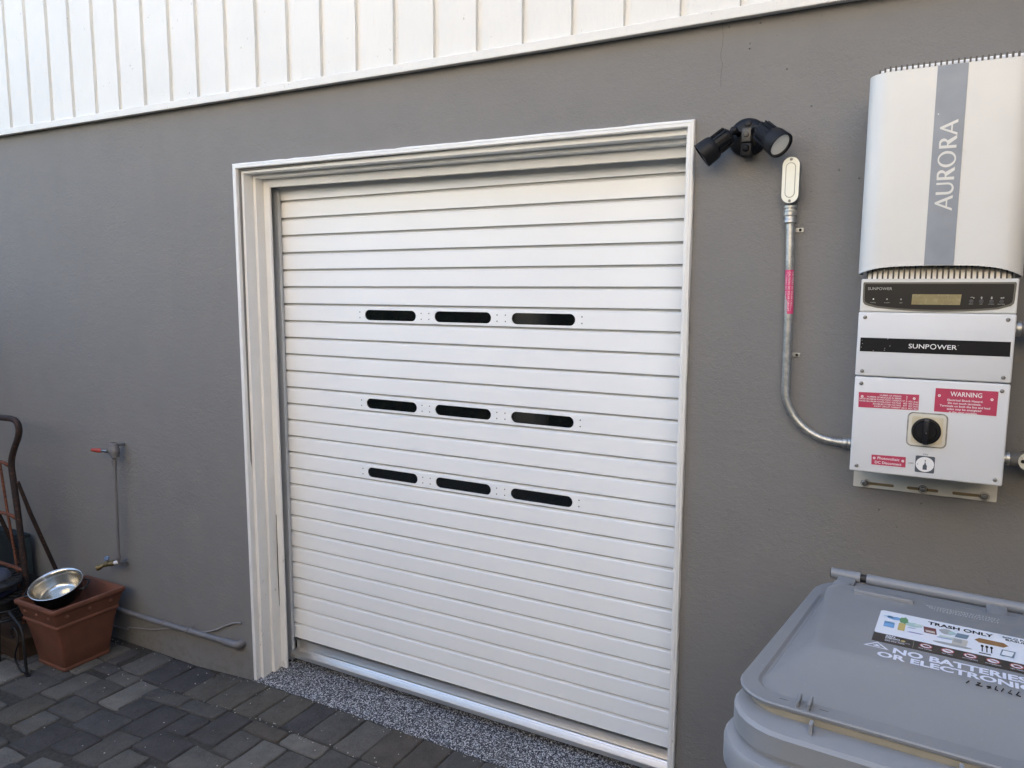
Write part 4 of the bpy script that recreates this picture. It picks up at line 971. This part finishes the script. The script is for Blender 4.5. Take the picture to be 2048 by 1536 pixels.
def build_corner_clutter():
    h = thing('teal_board', 'dark teal board leaning on the wall behind the rusty hand truck', 'board', (-2.1, -.25, -2.262))
    bm = B(); box(bm, -2.55, -1.748, -.262, -.212, -2.260, -1.812, .004); box(bm, -2.53, -1.768, -.266, -.262, -2.24, -1.832, .001); obj('panel', bm, TEAL, h)
    bm = B(); box(bm, -1.748, -1.742, -.258, -.216, -2.24, -1.832, .001); obj('edge_strip', bm, mat('teal_edge', (.035, .055, .06), .6), h)
    h = thing('wooden_box', 'low brown wooden box on the pavers under the black plant stand', 'box', (-1.36, -.50, -2.262))
    bm = B(); box(bm, -1.56, -1.225, -.585, -.415, -2.262, -2.165, .002); box(bm, -1.57, -1.215, -.595, -.405, -2.182, -2.160, .002); obj('box_shell', bm, BROWN, h)
    # wrought iron stand
    h = thing('plant_stand', 'black wrought iron plant stand with scrolled legs holding dark pots at the left edge', 'plant stand', (-1.29, -.60, -2.262))
    cxs, cys = -1.355, -.60
    for (fx, fy) in ((-1.045, -.648), (-1.296, -.640), (-1.585, -.56), (-1.30, -.395)):
        bm = B(); tx = cxs+(fx-cxs)*.62 if abs(fx-cxs) > .1 else fx; ty = cys+(fy-cys)*.62
        zf = gz(fx)
        if fx > -1.1:
            tube(bm, fillet([(fx, fy, zf+.004), (fx-.008, fy, zf+.12), (fx-.030, fy+.01, zf+.22), (tx-.03, ty, -1.99)], .04, 5), .0068, 8)
            tube(bm, fillet([(fx-.003, fy, zf+.010), (fx-.045, fy-.005, zf+.012), (fx-.095, fy-.005, zf+.075), (fx-.040, fy, zf+.165), (fx-.080, fy, zf+.225), (fx-.115, fy, zf+.20), (fx-.110, fy, zf+.165), (fx-.09, fy, zf+.17)], .04, 6), .0045, 8)
            lathe(bm, [(.012, 0), (.012, .004), (.004, .006)], 10, Matrix.Translation((fx+.008, fy, zf+.002)))
        else:
            tube(bm, [(fx, fy, zf+.004), (tx, ty, -2.03)], .0068, 8)
            tube(bm, fillet([(fx, fy, zf+.010), (fx-.04, fy, zf+.012), (fx-.07, fy, zf+.07), (fx-.02, fy, zf+.14)], .03, 5), .0042, 8)
        obj('leg', bm, IRON, h, smooth=50)
    bm = B(); rg = [(cxs+.150*math.cos(2*math.pi*k/40), cys+.110*math.sin(2*math.pi*k/40), -2.035) for k in range(40)]
    tube(bm, rg, .0062, 8, closed=True); tube(bm, [(x, yy, z+.045) for x, yy, z in rg], .0048, 8, closed=True)
    for k in range(-3, 4): tube(bm, [(cxs+k*.04, cys-.10*math.sqrt(1-(k*.04/.15)**2), -2.035), (cxs+k*.04, cys+.10*math.sqrt(1-(k*.04/.15)**2), -2.035)], .003, 6)
    obj('shelf_ring', bm, IRON, h, smooth=50)
    def pot(name, label, cat, z0, prof, m, ribs=0, cy_=-.60, cx_=-1.385):
        t = thing(name, label, cat, (cx_, cy_, z0)); bm = B(); lathe(bm, prof, 40, Matrix.Translation((cx_, cy_, z0))); obj('bowl_body' if 'bowl' in name else 'pot_shell', bm, m, t, smooth=45)
        if ribs:
            for q in range(2):
                bm = B()
                for k in range(ribs):
                    a = 2*math.pi*k/ribs; r0, r1 = prof[-2][0]*.25, prof[-2][0]*1.0; zz = z0+prof[-2][1]+.004
                    a2 = a+.5
                    tube(bm, [(cx_+r0*math.cos(a), cy_+r0*math.sin(a), zz+.006), (cx_+(r0+r1)/2*math.cos((a+a2)/2), cy_+(r0+r1)/2*math.sin((a+a2)/2), zz+.004), (cx_+r1*math.cos(a2), cy_+r1*math.sin(a2), zz-.002)], .0028, 6)
                obj('grate', bm, IRON, t, smooth=50); break
    pot('planter_pot', 'dark ribbed cast pot, lower one stacked on the black plant stand', 'pot', -2.028, [(.02, 0), (.085, 0), (.105, .02), (.112, .055), (.122, .060), (.122, .068), (.02, .068)], BLACK2, 16)
    pot('blue_pot', 'shallow navy glazed pot between the two dark pots on the plant stand', 'pot', -1.952, [(.02, 0), (.085, 0), (.098, .012), (.100, .030), (.098, .036), (.02, .036)], NAVY)
    pot('cast_iron_pot', 'dark lidded cast pot with slatted top, upper one on the plant stand', 'pot', -1.912, [(.02, 0), (.105, 0), (.122, .008), (.124, .024), (.114, .034), (.02, .036)], BLACK2, 18)
    pot('enamel_bowl', 'blue-grey upturned bowl on top of the stacked pots at the left edge', 'bowl', -1.868, [(.082, 0), (.080, .012), (.070, .028), (.05, .038), (.025, .042), (0, .042)], ENB)
build_corner_clutter()

# ------------------------------------------------------------------ wheeled bin
def build_bin():
    ang = R(-3.6); O = Vector((2.672, -.885, 0)); rot = Matrix.Translation(O) @ Matrix.Rotation(ang, 4, 'Z')
    h = thing('wheeled_bin', 'large grey wheeled trash bin with stickered lid, pushed up near the wall under the inverter', 'bin', (O.x, O.y, -2.23))
    def ring(bm, hw, yf, yb, r, z, n=7, wb=None, dz=None, rb=None):
        """rounded outline; wb = half width at the back"""
        wb = wb if wb is not None else hw; out = []
        cs = ((wb-(rb or r), yb-(rb or r), rb or r, 0), (-wb+(rb or r), yb-(rb or r), rb or r, 90), (-hw+r, yf+r, r, 180), (hw-r, yf+r, r, 270))
        for cx, cy, rr, a0 in cs:
            for k in range(n+1):
                a = R(a0+90*k/n); out.append((cx+rr*math.cos(a), cy+rr*math.sin(a)))
        # subdivide the long edges a little
        pts = []
        for (x0, y0), (x1, y1) in zip(out, out[1:]+out[:1]):
            pts.append((x0, y0))
            if math.hypot(x1-x0, y1-y0) > .1:
                for q in range(1, 6): pts.append((x0+(x1-x0)*q/6, y0+(y1-y0)*q/6))
        return pts
    def stack(bm, specs, cap_first=False, cap_last=False, mi=0, n=7):
        rings = []
        for s_ in specs:
            z = s_['z']; p = ring(None, s_['w'], s_['f'], s_['b'], s_['r'], 0, n, s_.get('wb'), rb=s_.get('rb'))
            rings.append([bm.verts.new(rot @ Vector((x, y, z(x, y) if callable(z) else z))) for x, y in p])
        m = min(len(r_) for r_ in rings); 
        for A, C in zip(rings, rings[1:]):
            if len(A) != len(C): raise RuntimeError('ring size')
            for k in range(len(A)):
                f = bm.faces.new((A[k], A[(k+1) % len(A)], C[(k+1) % len(A)], C[k])); f.material_index = mi
        if cap_first: bm.faces.new(rings[0][::-1])
        if cap_last: bm.faces.new(rings[-1])
        return rings
    S = lambda w, f, b, r, z, wb=None, rb=None: dict(w=w, f=f, b=b, r=r, z=z, wb=wb, rb=rb)
    # body
    bm = B()
    stack(bm, [S(.285, -.27, .27, .06, -2.20), S(.300, -.285, .285, .06, -2.19), S(.345, -.350, .305, .08, -1.33), S(.350, -.358, .306, .085, -1.305),
        S(.383, -.402, .312, .105, -1.300, .312), S(.389, -.408, .314, .108, -1.293, .316), S(.389, -.408, .314, .108, -1.252, .316), S(.385, -.404, .314, .106, -1.245, .312),
        S(.370, -.381, .312, .10, -1.241, .306), S(.3705, -.3815, .312, .10, -1.234, .306), S(.377, -.389, .313, .104, -1.230, .310), S(.377, -.389, .313, .104, -1.196, .310), S(.372, -.383, .313, .10, -1.190, .306), S(.352, -.333, .300, .085, -1.187, .300)], cap_first=True)
    obj('bin_body', bm, BINR, h, smooth=40)
    bm = B(); stack(bm, [S(.358, -.332, .30, .075, -1.189, .318), S(.361, -.334, .30, .075, -1.168, .322)]); obj('rim_light_strip', bm, BINY, h, smooth=40)  # strip coloured yellowish for the light showing under the lid edge
    for sx in (-.235, -.02, .19):
        bm = B(); vs = box(bm, sx-.003, sx+.003, -.362, -.346, -1.200, -1.170, .001); bmesh.ops.transform(bm, matrix=rot, verts=bm.verts); obj('rim_tab', bm, BINR, h)
    # lid
    def plate(x, y): return -1.1300+.004*min(1, max(0, (y+.1)/.3))
    lidspec = [S(.368, -.336, .322, .070, -1.1735, .335, .10), S(.372, -.340, .327, .072, -1.1700, .339, .10), S(.373, -.341, .328, .072, -1.1650, .340, .10), S(.371, -.339, .326, .072, -1.1625, .338, .10),
        S(.345, -.304, .270, .050, -1.1640, .322, .08), S(.340, -.299, .264, .048, -1.1690, .317, .08), S(.334, -.293, .257, .045, -1.1690, .311, .07),
        S(.280, -.158, .216, .030, -1.1320, .300, .045), S(.272, -.149, .207, .028, -1.1285, .292, .04), S(.262, -.138, .198, .026, -1.1280, .284, .04)]
    bm = B(); rg = stack(bm, lidspec); bm.faces.new(rg[-1])
    # back apron of the lid running down to the hinge
    lid = obj('lid', bm, BIN, h, smooth=32)
    ZL = -1.1280
    bm = B()     # ribs, slots and embossed bits
    bm.free()
    for bx_ in [(sx-.0022, sx+.0022, -.336, -.302, -1.165, -1.151, .0015) for sx in (-.262, -.244, .115, .133)]+[(-.245, -.125, .160, .176, -1.134, -1.1195, .003), (-.05, .30, .232, .250, -1.160, -1.146, .004)]:
        bm = B(); box(bm, *bx_); bmesh.ops.transform(bm, matrix=rot, verts=bm.verts); obj('lid_rib', bm, BIN, lid, smooth=40)
    for sx in (-.288, -.222, .085, .16):
        bm = B(); shape(bm, [stad(sx-.008, sx+.008, -.322, -.316, 4)], (0, 0, -1.1634), (Vector((1, 0, 0)), Vector((0, 1, 0)), Vector((0, 0, 1))), .0006)
        bmesh.ops.transform(bm, matrix=rot, verts=bm.verts); obj('drain_slot', bm, flat('slot_dark', (.05, .055, .06), .6), lid)
    rng = random.Random(8); MP = mat('worn_print_grey', (.36, .38, .40), .5)
    for (x0, x1, y0, rows_) in ((-.105, .03, .172, 3), (.11, .25, .175, 4)):     # moulded small print
        bm = B()
        for r_ in range(rows_):
            x = x0+rng.uniform(0, .02)
            while x < x1:
                w_ = rng.uniform(.0015, .0035); box(bm, x, x+w_, y0-.0095*r_, y0-.0095*r_+.0042, ZL, ZL+.0007); x += w_+rng.uniform(.0015, .004)
        bmesh.ops.transform(bm, matrix=rot, verts=bm.verts); obj('moulded_print', bm, MP, lid)
    # sticker; local axes X right, Y away from the viewer
    FR = (Vector((1, 0, 0)), Vector((0, 1, 0)), Vector((0, 0, 1)))
    bm = B(); sx0, sx1, yt, ym, yb = -.168, .205, .125, .003, -.038
    O = (0, 0, ZL+.0006); SH = Matrix.Translation((-.012, -.030, 0))
    shape(bm, [rrect(sx0, sx1, ym, yt, .007, 4)], O, FR, .0003, 0)
    shape(bm, [[(sx0, yb), (sx1, yb), (sx1, ym), (sx0, ym)]], O, FR, .0003, 1)
    O1 = (0, 0, ZL+.0009)
    text(bm, 'TRASH ONLY', -.080, .032, .098, .113, O1, FR, bold=.03, mi=2)
    text(bm, 'SOLO PARA', .047, .100, .108, .116, O1, FR, bold=.02, mi=2); text(bm, 'BASURA', .052, .095, .097, .105, O1, FR, bold=.02, mi=2)
    kx = lambda x: -.168+(x+.168)*.68
    def blob(cx, cy, rx, ry, mi, seed, n=14, dz=0, raw=False):
        if not raw: cx = kx(cx); rx *= .68
        rg_ = random.Random(seed); shape(bm, [[(cx+rx*(1+rg_.uniform(-.3, .2))*math.cos(2*math.pi*k/n), cy+ry*(1+rg_.uniform(-.3, .2))*math.sin(2*math.pi*k/n)) for k in range(n)]], (0, 0, ZL+.0010+dz), FR, 0, mi)
    blob(-.125, .092, .024, .009, 3, 1); blob(-.142, .097, .014, .006, 4, 2); blob(-.100, .090, .012, .018, 5, 3, dz=.0002); blob(-.078, .078, .030, .011, 6, 4); blob(-.062, .080, .014, .007, 7, 5, dz=.0002)
    def rect(x0, x1, y0, y1, mi, sk=0, dz=0):
        x0, x1 = kx(x0), kx(x1); shape(bm, [[(x0, y0), (x1, y0), (x1+sk, y1), (x0+sk, y1)]], (0, 0, ZL+.0011+dz), FR, 0, mi)
    rect(-.150, -.122, .040, .066, 3); rect(-.150, -.124, .063, .070, 4); rect(-.112, -.094, .036, .074, 8); rect(-.090, -.070, .058, .062, 9, .004); rect(-.088, -.052, .036, .041, 10, .006)
    rect(-.044, -.012, .052, .082, 11, -.003); rect(-.040, -.016, .056, .066, 12, -.002, .0002); blob(.012, .078, .021, .013, 13, 6); blob(.024, .076, .010, .010, 6, 7, dz=.0002); rect(.032, .062, .062, .084, 14, .004); rect(-.006, .028, .048, .056, 7, 0); rect(-.012, .026, .042, .047, 9, .002)
    rect(.026, .062, .026, .056, 12, .002); rect(.030, .050, .034, .052, 13, .001, .0002); shape(bm, [circ(kx(.028), .020, .033, .006, 24)[:-1]], (0, 0, ZL+.0010), FR, 0, 13)
    shape(bm, [[(kx(a_), b_) for a_, b_ in [(.080, .070), (.092, .082), (.150, .082), (.162, .072), (.150, .060), (.092, .060)]][::-1]], (0, 0, ZL+.0010), FR, 0, 15)
    for q in range(3):
        rect(.098+.011*q, .1008+.011*q, .020, .044, 2); shape(bm, [circ(kx(.0994+.011*q), .046, .0026, .006, 12)[:-1]], (0, 0, ZL+.0010), FR, 0, 2)
    rect(.092, .120, .010, .014, 2); rect(.140, .172, .020, .050, 14, .004); rect(.143, .168, .024, .046, 0, .004, .0002)
    # bottom strip: city name and four prohibition rings
    text(bm, 'SAN', -.146, -.130, -.0075, -.0010, O1, FR, bold=.03, mi=0); text(bm, 'DIEGO', -.146, -.121, -.0165, -.0095, O1, FR, bold=.03, mi=0)
    shape(bm, [circ(-.1155, -.0135, .0042, .0036, 16)[:-1]], O1, FR, 0, 8)
    text(bm, 'environmental services', -.146, -.103, -.0225, -.0195, O1, FR, bold=.01, mi=0); text(bm, '858-694-7000', -.146, -.112, -.0290, -.0255, O1, FR, bold=.02, mi=0)
    rect(-.0650, -.0642, -.036, -.0, 16)
    for k in range(5):
        cx = -.077+.036*k
        shape(bm, [circ(cx, -.0130, .0110, .0102, 24)[:-1], circ(cx, -.0130, .0092, .0082, 24)[:-1]], (0, 0, ZL+.0012), FR, 0, 17); shape(bm, [circ(cx, -.0130, .0092, .0082, 24)[:-1]], O1, FR, 0, 0)
        blob(cx, -.0130, .006, .0042, 13 if k % 2 else 2, 20+k, 9, .0001, True); shape(bm, [[(cx-.009, -.0082), (cx-.0075, -.0068), (cx+.009, -.0178), (cx+.0075, -.0192)][::-1]], (0, 0, ZL+.0014), FR, 0, 17)
        for q, (a, b) in enumerate((('NO PAPER', .9), ('NO YARD', .7), ('NO LIQUIDS', 1.), ('NO HAZARDOUS', 1.), ('NO TIRES', .8))[k:k+1]): text(bm, a, cx-.012*b, cx+.012*b, -.0290, -.0258, O1, FR, bold=.02, mi=0)
    cols = [flat('sticker_white', (.70, .74, .80), .35), flat('sticker_brown_black', (.040, .034, .030), .4), INKB, flat('print_blue', (.16, .35, .62), .4), flat('print_light_blue', (.40, .58, .75), .4), flat('print_green', (.12, .28, .14), .4),
        flat('print_aqua', (.38, .55, .52), .4), flat('print_pale_green', (.52, .62, .56), .4), flat('print_ochre', (.50, .40, .14), .4), flat('print_grey_blue', (.36, .42, .55), .4), flat('print_violet', (.28, .28, .50), .4), flat('print_maroon', (.16, .05, .05), .4),
        flat('print_beige', (.50, .48, .42), .4), flat('print_silver', (.34, .36, .36), .4), flat('print_slate', (.15, .22, .28), .4), flat('print_brown', (.28, .15, .06), .4), flat('print_tan', (.45, .40, .28), .4), flat('print_red', (.42, .10, .10), .4)]
    bmesh.ops.transform(bm, matrix=rot @ SH, verts=bm.verts); obj('sticker', bm, cols, lid)
    bm = B()
    O1 = (0, 0, ZL+.0005)
    text(bm, 'NO BATTERIES', -.128, .082, -.0760, -.0530, O1, FR, bold=.035); text(bm, 'OR ELECTRONICS', -.152, .106, -.1030, -.0820, O1, FR, bold=.035)
    tri = lambda s_: [(-.150, -.052+.022*s_) if False else (-.152, -.050+.013*s_), (-.152-.021*s_, -.062-.006*s_), (-.152+.021*s_, -.062-.006*s_)]
    shape(bm, [[(-.157, -.0420), (-.179, -.0680), (-.135, -.0680)], [(-.157, -.0465), (-.1730, -.0655), (-.1410, -.0655)]], O1, FR, 0)
    shape(bm, [[(-.161, -.0625), (-.163, -.0575), (-.159, -.0580), (-.158, -.0520), (-.153, -.0570), (-.1525, -.0600), (-.1505, -.0580), (-.151, -.0625)][::-1]], O1, FR, 0)
    bmesh.ops.transform(bm, matrix=rot @ SH, verts=bm.verts); obj('lettering', bm, flat('stencil_white', (.66, .70, .80), .5), lid)
    bm = B()      # handwritten marker strokes
    zl = ZL+.0003; stro = [[(.020, -.122), (.016, -.132)], [(.032, -.121), (.037, -.120), (.034, -.126), (.030, -.131), (.040, -.131)], [(.052, -.124), (.046, -.126), (.052, -.129), (.047, -.133)], [(.060, -.118), (.058, -.130), (.062, -.133)],
        [(.070, -.120), (.067, -.132)], [(.081, -.120), (.077, -.131), (.082, -.134)], [(.092, -.119), (.088, -.132), (.094, -.135)]]
    for s_ in stro: tube(bm, [(x-.025, y+.004, zl) for x, y in s_], .0009, 6)
    bmesh.ops.transform(bm, matrix=rot @ SH, verts=bm.verts); obj('marker_writing', bm, INKB, lid)
    # hinge bar and lugs
    bm = B(); yh = .335
    tube(bm, [(-.316, yh, -1.152), (-.250, yh, -1.152)], .0135, 18); tube(bm, [(-.236, yh, -1.152), (.222, yh, -1.152)], .0125, 18); tube(bm, [(.235, yh, -1.152), (.298, yh, -1.152)], .0135, 18)
    tube(bm, [(-.252, yh, -1.152), (-.234, yh, -1.152)], .0095, 12, mi=1); tube(bm, [(-.3165, yh, -1.152), (-.318, yh, -1.152)], .0105, 14, mi=1)
    for sx in (-.278, .262, .03): box(bm, sx-.02, sx+.02, .262, yh, -1.163, -1.152, .003)
    box(bm, -.30, .30, .262, .322, -1.172, -1.160, .003)
    bmesh.ops.transform(bm, matrix=rot, verts=bm.verts); obj('hinge_bar', bm, [BIN, BLACK2], h, smooth=40)
    bm = B(); box(bm, -.300, -.262, .235, .275, -1.166, -1.144, .006); bmesh.ops.transform(bm, matrix=rot, verts=bm.verts); obj('hinge_lug', bm, BINR, lid, smooth=40)
    for s_ in (-1, 1):
        bm = B(); p = rot @ Vector((s_*.30, .25, -2.10)); lathe(bm, [(.03, -.03), (.12, -.03), (.13, -.02), (.13, .02), (.12, .03), (.03, .03), (0, .034)], 28, along(p, rot.to_3x3() @ Vector((s_, 0, 0)))); obj('wheel', bm, BLACK2, h, smooth=40)
build_bin()

# ------------------------------------------------------------------ lift everything so that the drive lies at z = 0
for o in list(SC.objects):
    if o.parent is None and o.type in ('MESH', 'EMPTY'): o.location.z += LIFT
